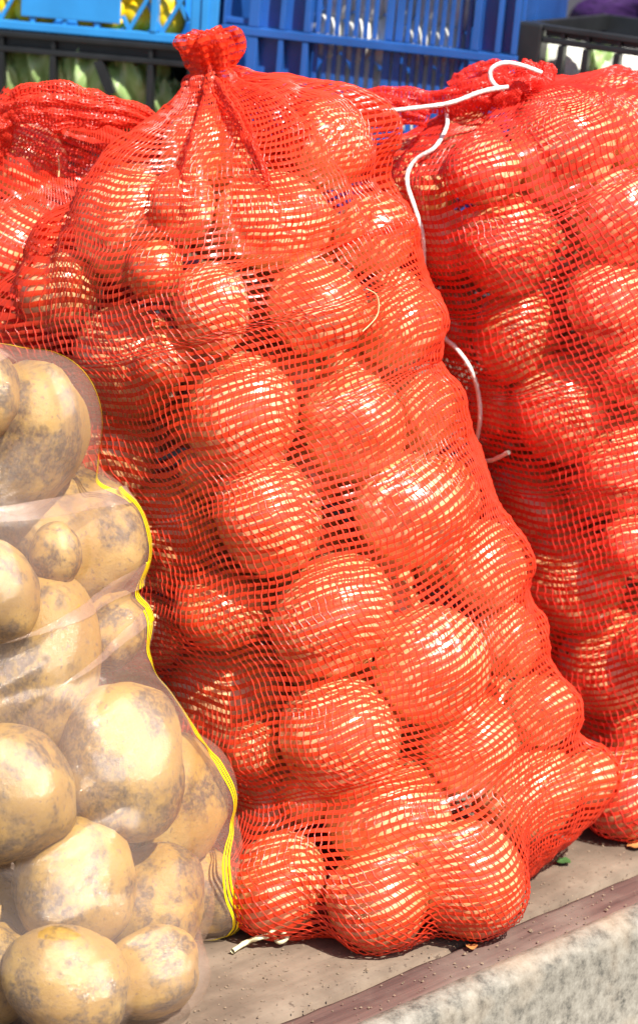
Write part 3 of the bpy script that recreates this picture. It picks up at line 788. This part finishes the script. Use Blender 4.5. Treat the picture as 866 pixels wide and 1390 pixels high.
# ================================================================== LEFT REAR SACK
rL = np.random.default_rng(21)
SL = Sack([(50, 940, 180, .29), (46, 850, 190, .29), (40, 700, 205, .29), (30, 520, 200, .285), (28, 420, 190, .28), (35, 350, 176, .27), (50, 290, 160, .265, .7),
           (70, 240, 140, .26, .5), (88, 200, 122, .26, .32), (100, 170, 112, .26, .2), (104, 150, 104, .26, .15), (106, 138, 98, .26, .1)])
left = [(20, 345, 66, 'onion at the left picture edge inside the shaded rear left sack'),
        (95, 330, 52, 'onion in the neck shadow inside the rear left sack'),
        (-30, 460, 66, 'onion low at the left picture edge in the rear left sack'),
        (20, 480, 55, 'onion above the potato bag crest in the rear left sack')]
ell, PL, RL, newL = fill_sack(SL, left, 'onions in the rear left red net sack', rL, 'onion dimly seen through the net of the rear left sack, behind the others', ymax=0.0, n=700)
SL.solve(ell, iters=90, neck_from=0.86, frontmin=0.7)
wv = smooth_noise(len(SL.tt), SL.NTH, 7, 11, 8); SL.r = SL.r*(1 + 0.10*wv*np.clip((SL.tt-0.45)/0.3, 0, 1)[:, None])
P = SL.positions()
sackl = empty('onion_sack', (SL.A[0][0], SL.A[0][1], 0)); tag(sackl, 'slack-topped red net sack of onions at rear left, hem folded over', 'net sack', 'red net sacks of onions')
S = resample(P, 112, 124, seed=22, namp=0.8, twist=0.10)
local_parts(sackl, build_net(sackl, S, NET_RED, THREAD, seed=24, wrinkle=0.0012))
local_parts(sackl, net_roll('folded_hem', [(8, 146, .20), (40, 140, .20), (80, 141, .20), (130, 148, .20), (180, 156, .21), (214, 168, .22)], [10, 23, 27, 21, 15, 9], sackl, NET_RED, THREAD, 34, 40, 41, 0.28))
local_parts(sackl, net_roll('folded_hem', [(-30, 210, .22), (-5, 175, .21), (20, 148, .20)], [30, 24, 10], sackl, NET_RED, THREAD, 44, 34, 42, 0.3))

# ================================================================== POTATO BAG
rP = np.random.default_rng(33)
SP = Sack([(60, 1170, 242, -.10), (50, 1120, 252, -.10), (30, 1060, 256, -.095), (-38, 950, 228, -.09), (-76, 850, 240, -.085),
           (-88, 760, 246, -.08), (-100, 690, 245, -.07), (-98, 620, 238, -.065), (-104, 560, 212, -.06), (-112, 515, 176, -.055), (-118, 480, 120, -.05), (-122, 455, 60, -.05), (-124, 440, 12, -.05)])
pots = [
 (88, 738, 96, 'large pale potato under the bright film glare near the bag shoulder'),
 (40, 605, 92, 'potato beneath the upper yellow stripe at the top of the bag'),
 (-24, 540, 62, 'topmost potato of the bag at the left picture edge'),
 (-20, 800, 70, 'yellow potato cut by the left picture edge at the bag shoulder'),
 (58, 902, 102, 'big soil-smeared potato at the waist of the bag'),
 (138, 838, 48, 'potato at the right edge of the bag below the shoulder'),
 (148, 1018, 84, 'upright potato with a dark soil patch, right of the glinting one'),
 (30, 1098, 88, 'round potato with a white glinting soil patch at the left picture edge'),
 (230, 1095, 80, 'smooth potato bulging at the right below the lower yellow stripe'),
 (96, 1200, 76, 'dirty potato in the shaded hollow above the bottom row of the bag'),
 (185, 1270, 80, 'soil-crusted potato at the lower middle of the bag front'),
 (-10, 1240, 62, 'yellow potato at the lower left picture edge'),
 (262, 1205, 56, 'potato at the lower right edge of the bag behind the last yellow stripe'),
 (90, 1335, 66, 'lowest potato at the foot of the bag'), (196, 1335, 56, 'small potato at the bag foot on the deck, near the twine scrap'), (0, 1330, 62, 'lowest potato at the left picture edge')]
P_, R_ = [], []
for x in pots:
    p, rr = SP.place(x[0], x[1], x[2]*0.98, 0.0); P_.append(p); R_.append(rr*1.23)
P_, R_ = SP.relax(P_, R_, lateral=0.2, tol=0.84, wx=0)
elp = []
def put_potato(p, rr, label):
    Rm = rot_rand(rP); o = link('potato', POTATOES[rP.integers(0, 4)], None)
    sx = np.array([rP.uniform(1.04, 1.2), rP.uniform(.92, 1.02), rP.uniform(.86, .98)])*rr
    o.matrix_world = Matrix.Translation(Vector(p)) @ Rm.to_4x4() @ Matrix.Diagonal((*sx, 1)); tag(o, label, 'potato', 'potatoes in the clear mesh bag')
    elp.append((np.array(p), np.linalg.inv(np.array(Rm) @ np.diag(sx*0.94))))
for p, rr, x in zip(P_, R_, pots): put_potato(p, rr, x[3])
nwp = fill(SP, P_, R_, rP, n=1500, rad=(.042, .052), ymax=0.03, tmax=.75, tol=.88)
nwp += fill(SP, list(P_) + [q[0] for q in nwp], list(R_) + [q[1] for q in nwp], rP, n=2500, rad=(.026, .036), ymax=0.0, tmax=.8, tol=.86)
for p, rr in nwp: put_potato(p, rr, 'smaller potato wedged between or behind the big front potatoes of the bag')
SP.solve(elp, iters=150, neck_from=0.90, frontmin=0.90, cap=0.18)
wv = smooth_noise(len(SP.tt), SP.NTH, 30, 12, 81); SP.r = SP.r + 0.0026*wv*SP.free + 0.0016*smooth_noise(len(SP.tt), SP.NTH, 14, 60, 82)*SP.free
P = SP.positions()
bag = empty('potato_bag', (SP.A[0][0], SP.A[0][1], 0)); tag(bag, 'glossy clear mesh bag of potatoes with yellow stripes at lower left', 'potato bag')
Sf = pushout(resample(P, 220, 230, seed=50, namp=0.0), elp, 1.03, 2)
nv, nu = Sf.shape[:2]
uvx, uvy = np.meshgrid(np.linspace(0, 7, nu), np.linspace(0, 7, nv))
o = link('mesh_film', mesh_np('mesh_film', Sf.reshape(-1, 3), grid_quads(nv, nu), uv=np.stack([uvx, uvy], -1).reshape(-1, 2)), MAT_FILM, bag); local_parts(bag, [o])
dU = np.gradient(Sf, axis=1); dV = np.gradient(Sf, axis=0); NN = np.cross(dU, dV); NN /= np.maximum(np.linalg.norm(NN, axis=2, keepdims=True), 1e-9)
def film_stripe(ucol, wpx, off=0.0006, v0=6, v1=None):
    v1 = v1 or nv-6; rows = np.arange(v0, v1); c0 = ucol - wpx/2; c1 = ucol + wpx/2; V = []
    def ev(i, u): j = int(u); f = u-j; return Sf[i, j]*(1-f) + Sf[i, j+1]*f + NN[i, j]*off
    mid_ = Sf[:, int(.745*nu)] - CAM; pys = 695 - FPX*(mid_ @ UP)/(mid_ @ FWD)
    shv = np.interp(-pys, [-1400, -1290, -1160, -1120, -1090, -1060, -1015, -985, -820, -790, -760, -680, -645, -540, -300],
                    [.742, .738, .740, .760, .756, .741, .742, .764, .766, .757, .766, .762, .738, .733, .733])
    shv = np.convolve(np.pad(shv, 5, 'edge'), np.ones(11)/11, 'valid')
    for i in rows:
        sh = (shv[i] - .756)*nu
        wob = 0.5*math.sin(i*0.05) + 0.3*math.sin(i*0.13) + sh
        V += [ev(i, c0+wob), ev(i, (c0+c1)/2+wob), ev(i, c1+wob)]
    o = link('yellow_stripe', mesh_np('yellow_stripe', V, grid_quads(len(rows), 3)), MAT_YELLOW, bag); local_parts(bag, [o]); return o
# u = 0 at the back, growing through the left (-x), front, right
STR_U = 0.756
for k in range(3): film_stripe(nu*STR_U + k*2.0, 1.1)

# ================================================================== CRATES BEHIND
TILT = R(3.4)
def frame(px, py, Y, yaw, tilt=3.0):
    o_ = U(px, py, Y); Mx = Matrix.Translation(Vector(o_)) @ Matrix.Rotation(R(tilt), 4, 'Y') @ Matrix.Rotation(-R(yaw), 4, 'Z'); return Mx
def loc(Mx, px, py, y=0.0):
    d = ray(px, py); Mi = np.array(Mx.inverted()); o_ = Mi[:3, :3] @ CAM + Mi[:3, 3]; dd = Mi[:3, :3] @ d
    q = o_ + dd*((y - o_[1])/dd[1]); return q[0], q[2]
TOP_Z = 0.50                       # table top at x = 0; it slopes with TILT
TAB_M = Matrix.Translation((0, 0.44, TOP_Z)) @ Matrix.Rotation(TILT, 4, 'Y')
def floor_z(Mx):                   # local z of the table plane under the frame's origin
    o_ = Mx.translation; zt = TOP_Z - (o_.x)*math.tan(TILT); return (zt - o_.z)*math.cos(TILT) + 0.001
def bx(name, x0, x1, y0, y1, z0, z1, mat, parent, bev=0.0012):
    return MB().box(x0, x1, y0, y1, z0, z1, bev=bev).done(name, mat, parent, smooth=False)

def lumpy(name, seed, sc, mat, label, cat, M, group=None, amp=.12, freq=1.5, sub=4):
    from mathutils import noise as mn
    bm = bmesh.new(); bmesh.ops.create_icosphere(bm, subdivisions=sub, radius=1); off = Vector((seed*3.1, seed*1.7, seed))
    for v in bm.verts: v.co = v.co*(1 + amp*mn.noise(v.co*freq + off) + amp*.5*mn.noise(v.co*freq*3 + off))
    me = bpy.data.meshes.new(name); bm.to_mesh(me); bm.free()
    for p in me.polygons: p.use_smooth = True
    o = link(name, me, mat); o.matrix_world = M @ Matrix.Diagonal((*sc, 1)); tag(o, label, cat, group); return o

# ---- light blue lattice crate with lemons, on a black crate with lettuce
F1 = frame(297, 64, 0.60, 15, 3.5)
X = lambda px, py=50: loc(F1, px, py)[0]
Z = lambda px, py: loc(F1, px, py)[1]
lb = empty('plastic_crate', M=F1); tag(lb, 'light blue lattice crate full of lemons stacked on the black lettuce crate', 'crate')
L1 = 0.44; H1 = 0.17; D1 = 0.30
bx('bottom_rail', -L1, -.034, 0, .012, 0, .009, MAT_LBLUE, lb)
bx('top_rail', -L1, -.034, -.002, .014, H1-.02, H1, MAT_LBLUE, lb)
bx('corner_post', -.033, 0, -.001, .034, 0, H1, MAT_LBLUE, lb, .003)
bx('corner_groove', -.019, -.012, -.0035, -.0015, .004, H1-.02, MAT_LBLUE, lb, .0005)
bx('corner_post', -L1-.033, -L1-.001, 0, .034, 0, H1, MAT_LBLUE, lb, .003)
bx('side_wall', -.006, -.001, .035, D1-.001, 0, H1, MAT_LBLUE, lb)
bx('side_wall', -L1-.03, -L1-.024, .035, D1-.001, 0, H1, MAT_LBLUE, lb)
bx('rear_wall', -L1-.03, 0, D1, D1+.006, 0, H1, MAT_LBLUE, lb)
bx('floor_panel', -L1-.023, -.007, .013, D1-.001, .001, .005, MAT_LBLUE, lb, 0)
xa, xb = X(28, 20), X(162, 25)
bx('name_plate', xa, xb, .001, .006, loc(F1, 90, 27)[1], H1-.021, MAT_LBLUE, lb)
xv = X(208); bx('lattice_post', xv-.0035, xv+.0035, -.001, .010, .0095, H1-.021, MAT_LBLUE, lb)
# diagonal bars
P_ = 0.030; zl0, zl1 = .009, H1-.021
k = -1
cols_x = np.arange(-L1-.12, -.034, P_/1.0)
for sgn in (1, -1):
    for x0 in np.arange(-L1-.20, .2, .036):
        sl = 1.75*sgn
        # clip to lattice field
        pts = []
        for tt_ in np.linspace(0, 1, 60):
            z = zl0 + (zl1-zl0)*tt_; x = x0 + (z-zl0)/sl
            if -L1 < x < -.036 and not (xa-.001 < x < xb+.001 and z > loc(F1, 90, 27)[1]): pts.append((x, z))
        runs = []
        for p in pts:
            if runs and abs(p[1]-runs[-1][-1][1]) < (zl1-zl0)/50: runs[-1].append(p)
            else: runs.append([p])
        for r_ in runs:
            if len(r_) < 3: continue
            a, b = r_[0], r_[-1]; yo = .004 if sgn > 0 else .0063
            MB().bar((a[0], yo, a[1]), (b[0], yo, b[1]), .0042, .0025).done('lattice_bar', MAT_LBLUE, lb)
lemons = [(6, 22, 22, 'lemon at the left picture edge behind the blue lattice'), (36, 36, 17, 'lemon low at the left end of the light blue plate'), (60, 30, 15, 'lemon peeking under the left part of the light blue plate'),
          (122, 36, 17, 'lemon peeking under the right part of the light blue plate'), (150, 38, 18, 'lemon beneath the right end of the light blue plate'), (160, 8, 22, 'lemon at the right end of the light blue plate'),
          (187, 22, 24, 'large lemon behind the lattice left of the upright lattice post'), (226, 8, 22, 'upper lemon right of the upright lattice post'), (230, 36, 22, 'lower lemon right of the upright lattice post'), (176, -12, 20, 'lemon at the top picture edge above the large lemon')]
def lemon_mesh():
    V = []; ns, nr = 24, 18
    for i in range(nr+1):
        f = i/nr; a = f*math.pi; rr = math.sin(a)**0.9; z = -math.cos(a)*1.18
        if f > .9: z += (f-.9)*1.6
        if f < .08: z -= (.08-f)*0.9
        for k in range(ns): th = 6.2832*k/ns; V.append((rr*math.cos(th), rr*math.sin(th), z))
    me = mesh_np('lemon', V, grid_quads(nr+1, ns, wrap=True)); me.materials.append(MAT_LEMON); return me
LEM = lemon_mesh(); rl = np.random.default_rng(4)
for px, py, rp, lab in lemons:
    rr = rp/1290; x, z = loc(F1, px, py, rr+.013); z = max(z, rr*.9+.006)
    o = link('lemon', LEM, None); o.matrix_world = F1 @ Matrix.Translation((x, rr*1.05+.014, z)) @ rot_rand(rl).to_4x4() @ Matrix.Scale(rr, 4); tag(o, lab, 'lemon', 'lemons in the light blue crate')

bxz = floor_z(F1)
def black_crate(root, x0, x1, y1, zb, zt, posts, strut=None, rim=.030, post=.034, mat=MAT_BLACK, n='rail'):
    pw = .0065
    bx('top_lip', x0, x1, -.005, .010, zt-.006, zt, mat, root)
    bx('rim_panel', x0+.001, x1-.001, .0035, .0065, zt-rim+.0065, zt-.0065, mat, root, 0)
    bx('lower_rail', x0, x1, -.004, .010, zt-rim, zt-rim+.006, mat, root)
    bx('bottom_rail', x0, x1, -.003, .010, zb+.05, zb+.057, mat, root)
    bx('base_wall', x0, x1, .001, .006, zb, zb+.0495, mat, root)
    for x in posts:
        bx('post', x-pw/2, x+pw/2, -.0045, .009, zb+.0575, zt-rim-.0005, mat, root, .001)
        bx('rim_rib', x-.002, x+.002, -.003, .003, zt-rim+.0065, zt-.0065, mat, root, 0)
    for xx in (x0-post-.0005, x1+.0005): bx('corner_post', xx, xx+post, -.005, post-.005, zb, zt, mat, root, .003)
    for xx in (x0-post+.004, x1+post-.010):
        bx('side_rim', xx, xx+.006, post-.004, y1-.001, zt-rim, zt, mat, root)
        bx('side_wall', xx, xx+.006, post-.004, y1-.001, zb, zb+.05, mat, root)
        for q in (.3, .6): bx('side_post', xx, xx+.006, y1*q, y1*q+.008, zb+.0505, zt-rim-.0005, mat, root)
    bx('rear_wall', x0-post, x1+post, y1, y1+.006, zb, zt, mat, root)
    bx('floor_panel', x0-.001, x1+.001, .011, y1-.001, zb+.001, zb+.006, mat, root, 0)
bk = empty('plastic_crate', M=F1); tag(bk, 'black plastic crate of lettuce beneath the light blue lemon crate', 'crate')
xe = X(256, 70)
black_crate(bk, -L1, xe, D1, bxz, -.0015, [X(3, 90), X(73, 90), X(205, 100)], rim=.022, post=.026)
a = loc(F1, 134, 82); b = loc(F1, 152, 128)
MB().bar((a[0], .001, a[1]), (b[0], .001, b[1]), .010, .008).done('slanted_strut', MAT_BLACK, bk)

def leaf_mesh(seed):
    r_ = np.random.default_rng(seed); nu_, nv_ = 22, 18; V = []; uv = []; p1, p2 = r_.uniform(0, 6.28, 2)
    for j in range(nv_):
        v = j/(nv_-1)
        for i in range(nu_):
            u = i/(nu_-1)*2-1; wd = .62*math.sin(min(1, v*1.15+.12)*math.pi*.55)
            th = u*1.35
            rr = .62 + .05*math.sin(9*u+p1)*abs(u)*v + .20*v*math.sin(11*u+p2+v*5)*(.35+abs(u)) + .05*math.sin(23*u+9*v+p1)*v
            x = math.sin(th)*rr*(.45+.7*wd); y = -math.cos(th)*rr*(.5+.6*math.sin(v*2.4)); z = -.6 + v*1.2 + .16*math.sin(13*u+p2)*v*v
            V.append((x, y, z)); uv.append((u*.5+.5, v))
    me = mesh_np('leaf', V, grid_quads(nv_, nu_), uv=uv); me.materials.append(MAT_LETTUCE); return me
LEAVES = [leaf_mesh(s) for s in (1, 2, 3)]
def lettuce(M, label, group, seed):
    r_ = np.random.default_rng(seed); t = empty('lettuce', M=M); tag(t, label, 'lettuce', group)
    for k in range(11):
        o = link('leaf', LEAVES[k % 3], None, t); s_ = 1 - .055*k
        o.matrix_local = Matrix.Rotation(k*2.4 + r_.uniform(-.3, .3), 4, 'Z') @ Matrix.Rotation(r_.uniform(-.25, .12), 4, 'X') @ Matrix.Diagonal((s_, s_, s_*r_.uniform(.9, 1.05), 1))
    return t
for k, (px, py, lab) in enumerate([(12, 108, 'lettuce head in the leftmost opening of the black crate'), (78, 100, 'ruffled lettuce head behind the second opening of the black crate'), (130, 112, 'pale lettuce head behind the slanted strut of the black crate'),
                                   (186, 118, 'lettuce head left of the last upright of the black crate'), (222, 140, 'small lettuce low at the right end of the black crate')]):
    s_ = .066 if k < 4 else .045; x, z = loc(F1, px, py, .06)
    lettuce(F1 @ Matrix.Translation((x, .048 + .006*(k % 2), z-.002)) @ Matrix.Rotation(.25*(k % 3 - 1), 4, 'Y') @ Matrix.Scale(s_, 4), lab, 'lettuces in the black crate', 60+k)
for k in range(5): # deeper heads carrying the front ones
    x = -.40 + k*.085; lettuce(F1 @ Matrix.Translation((x, .17, bxz + .075)) @ Matrix.Scale(.055, 4), 'lettuce head packed in the dark rear of the black crate', 'lettuces in the black crate', 90+k)

# ---- dark blue crate
F2 = frame(702, 82, 0.52, 14, 5)
X2 = lambda px, py=60: loc(F2, px, py)[0]
db = empty('plastic_crate', M=F2); tag(db, 'tall dark blue slatted crate with white lumps standing for light through its slots', 'crate')
zb = floor_z(F2); zt = .10; xl = X2(301, 40)
bx('rail', xl, 0, -.004, .018, -.0045, .0045, MAT_BLUE, db)
bx('top_rail', xl, 0, -.004, .018, zt-.012, zt, MAT_BLUE, db)
bx('bottom_rail', xl, 0, -.004, .018, zb, zb+.012, MAT_BLUE, db)
bx('rail', xl, 0, -.003, .018, zb*.5-.004, zb*.5+.004, MAT_BLUE, db)
segs = [(zb+.0125, zb*.5-.0045), (zb*.5+.0045, -.005), (.005, zt-.0125)]
ribs = [(301, 304), (336, 350), (378, 385), (411, 419), (640, 650), (672, 679), (694, 702)]
for a, b in ribs:
    for z0, z1 in segs: bx('rib', X2(a), X2(b), -.003, .020, z0, z1, MAT_BLUE, db, .001)
bx('rail', X2(301), X2(336), .004, .020, .006, .012, MAT_BLUE, db)
for a, b in ((350, 378), (385, 411), (650, 672), (679, 694)):
    for z0, z1 in segs: bx('panel', X2(a), X2(b), .012, .016, z0, z1, MAT_BLUE, db, 0)
for a in list(range(422, 502, 13)) + [517, 531, 545] + list(range(556, 640, 12)):
    for z0, z1 in segs: bx('slat', X2(a), X2(a+ (6.5 if a not in (517, 531) else 11)), .012, .0155, z0, z1, MAT_BLUE, db, .001)
bx('left_side_wall', xl, xl+.004, .021, .30, zb, zt, MAT_BLUE, db)
bx('right_side_wall', -.004, 0, .021, .30, zb, zt, MAT_BLUE, db)
bx('rear_wall', xl, 0, .3005, .305, zb, zt, MAT_BLUE, db)
bx('floor_panel', xl+.005, -.005, .021, .30, zb+.001, zb+.006, MAT_BLUE, db, 0)
n_ = 0
for row, z in enumerate((.09, .045, .002, -.045, -.092, -.14)):  # white lumps added to stand for bright light from behind the slots
    for q in range(6):
        x = X2(432) + q*.032 + .01*(row % 2)
        if x > X2(636): continue
        lumpy('slot_light_lump', 10+n_, (.019, .021, .027), MAT_PALE, 'white lump added for the light seen through the slots of the dark blue crate', 'light stand-in', F2 @ Matrix.Translation((x, .039 + .002*(q % 2), z)), 'white lumps for light in the dark blue crate', .08, 1.2, 3); n_ += 1

# ---- right black crate
F3 = frame(704, 28, 0.53, 22, 6.5)
X3 = lambda px, py=60: loc(F3, px, py)[0]
b3 = empty('plastic_crate', M=F3); tag(b3, 'black plastic crate of mixed greens behind the right sack', 'crate')
zb3 = floor_z(F3); x1_ = X3(736)
black_crate(b3, x1_, x1_+.30, .30, zb3, 0, [X3(763), X3(797), X3(840), x1_+.2, x1_+.25], rim=.018, post=x1_)
for k, (px, py, kind, lab) in enumerate([(748, 72, 0, 'green lettuce behind the first opening of the right black crate'), (778, 78, 1, 'white vegetable behind the second opening of the right black crate'), (818, 82, 0, 'pale lettuce behind the third opening of the right black crate'),
                                  (857, 92, 1, 'white vegetable at the right picture edge in the black crate')]):
    x, z = loc(F3, px, py, .06)
    if kind == 0: lettuce(F3 @ Matrix.Translation((x, .055, z-.012)) @ Matrix.Scale(.042, 4), lab, 'greens in the right black crate', 120+k)
    else: lumpy('cauliflower', 40+k, (.034, .034, .034), MAT_PALE, lab, 'cauliflower', F3 @ Matrix.Translation((x, .055, z-.01)), 'greens in the right black crate', .15, 2.5)
for k in range(3): lettuce(F3 @ Matrix.Translation((x1_ + .05 + k*.09, .14, zb3 + .06)) @ Matrix.Scale(.05, 4), 'lettuce head deep in the right black crate', 'greens in the right black crate', 140+k)
# dark purple bundle on a box behind
F4 = frame(772, 60, 0.98, 10)
b4 = empty('plastic_crate', M=F4); tag(b4, 'dark crate under the purple bundle at upper right', 'crate')
zb4 = floor_z(F4)
black_crate(b4, .03, .40, .25, zb4, 0, [.12, .21, .30], rim=.03, post=.03)
lumpy('cloth_bundle', 5, (.16, .09, .06), MAT_PURPLE, 'dark purple bundle lying on a crate at the top right corner', 'bundle', F4 @ Matrix.Translation((.165, .11, .044)), None, .22, 1.8)

# ---- table carrying the crates
tb = empty('market_table', M=TAB_M); tag(tb, 'rough wooden table behind the sacks carrying the plastic crates', 'table')
for k in range(6):
    bx('table_board', -.85, 1.05, -.03 + k*.17, -.03 + k*.17 + .166, -.024, 0, MAT_TABLE, tb, .002)
Mt = TAB_M.inverted()
for sx in (-.8, .95):
    for sy in (0.0, .90):
        top = -.0245; wx = sx; base = (TAB_M @ Vector((sx, sy, top))).z
        mb = MB().box(sx-.025, sx+.025, sy-.02, sy+.03, top - base*0.985, top); mb.done('leg', MAT_TABLE, tb)

# ================================================================== SMALL THINGS ON THE DECK
g0 = G(318, 1290); pts = [G(316, 1291, .004), G(335, 1279, .006), G(352, 1273, .012), G(365, 1270, .012), G(372, 1262, .016), G(382, 1264, .014), G(390, 1272, .010), G(380, 1279, .006), G(372, 1272, .008)]
o = link('twine_scrap', tube_mesh('twine_scrap', pts, .0022, 7, 5, .1), mat_simple('yellowish_twine', (.72, .66, .42), .5, .2, 200)); tag(o, 'short yellowish white scrap of twine curled on the deck by the potato bag foot', 'twine')
def straw(name, pts, lab, rad=.0005):
    o = link(name, tube_mesh(name, pts, rad, 5, 5), MAT_STRAW); tag(o, lab, 'straw', 'straws caught on the nets')
def on(S_, x, y): 
    p = surf_y(S_, x, y, .004); return p if p is not None else U(x, y, 0)
straw('straw', [on(SL, 79, 213), on(SL, 81, 225), on(SL, 80, 240)], 'upright pale straw caught on the rear left net fold', .0007)
straw('straw', [on(SM, 45, 498), on(SM, 62, 498), on(SM, 72, 506)], 'curved straw on the net just above the potato bag crest')
straw('straw', [on(SM, 72, 494), on(SM, 82, 502), on(SM, 90, 510)], 'short slanted straw on the net above the potato bag crest')
straw('straw', [on(SM, 497, 392), on(SM, 512, 402), on(SM, 512, 428), on(SM, 492, 450)], 'fine curved fibre on the upper right of the middle sack')
straw('straw', [on(SR, 516, 256), on(SR, 530, 249), on(SR, 545, 255)], 'thin fibre left of the string on the right sack')
straw('straw', [on(SR, 518, 262), on(SR, 532, 258), on(SR, 548, 264)], 'lower thin fibre left of the string on the right sack')
def flake(name, p, sc, mat, lab, cat, seed):
    r_ = np.random.default_rng(seed); V = []; n_ = 6
    for j in range(n_):
        for i in range(n_):
            u, v = i/(n_-1)*2-1, j/(n_-1)*2-1; k_ = math.sqrt(1-.5*v*v); V.append((u*k_, v*math.sqrt(1-.5*u*u), .25*u*u + .15*r_.normal()*.5))
    o = link(name, mesh_np(name, V, grid_quads(n_, n_)), mat); o.matrix_world = Matrix.Translation(Vector(p)) @ Matrix.Rotation(r_.uniform(0, 6), 4, 'Z') @ Matrix.Scale(sc, 4); tag(o, lab, cat)
MG = mat_simple('wilted_green', (.05, .12, .03), .6)
flake('leaf_scrap', G(764, 1170, .003), .007, MG, 'small green leaf scrap on the deck between the sacks', 'leaf scrap', 3)
MSK = mat_simple('dry_onion_skin', (.50, .22, .07), .45, .3)
flake('onion_skin_flake', G(862, 1148, .003), .008, MSK, 'brown onion skin flake on the deck at the right picture edge', 'onion skin', 5)
flake('onion_skin_flake', G(705, 1233, .003), .006, MSK, 'onion skin flake on the deck right of the middle sack', 'onion skin', 6)
flake('onion_skin_flake', G(640, 1285, .003), .005, MSK, 'tiny skin flake on the red-brown edge plank', 'onion skin', 7)
# grit on the deck: nobody could count it
rg = np.random.default_rng(2); V = []; Q = []
for k in range(2600):
    x = rg.uniform(-.5, .55); y = rg.uniform(-PWID, .30); s_ = rg.uniform(.0004, .0014)*(1.8 if rg.random() < .04 else 1); p = DM @ Vector((x, y, s_*.3)); b_ = len(V)
    for a_ in range(4): an = a_*1.57 + rg.uniform(-.4, .4); V.append((p.x + s_*math.cos(an), p.y + s_*math.sin(an), p.z + rg.uniform(-.3, .3)*s_))
    V.append((p.x, p.y, p.z + s_*.8)); Q += [(b_, b_+1, b_+4), (b_+1, b_+2, b_+4), (b_+2, b_+3, b_+4), (b_+3, b_, b_+4)]
me = bpy.data.meshes.new('grit'); me.from_pydata(V, [], Q); o = link('grit', me, mat_simple('grit', (.20, .14, .09), .9, .5, 90)); tag(o, 'fine dirt and grit scattered over the deck', 'grit', kind='stuff')
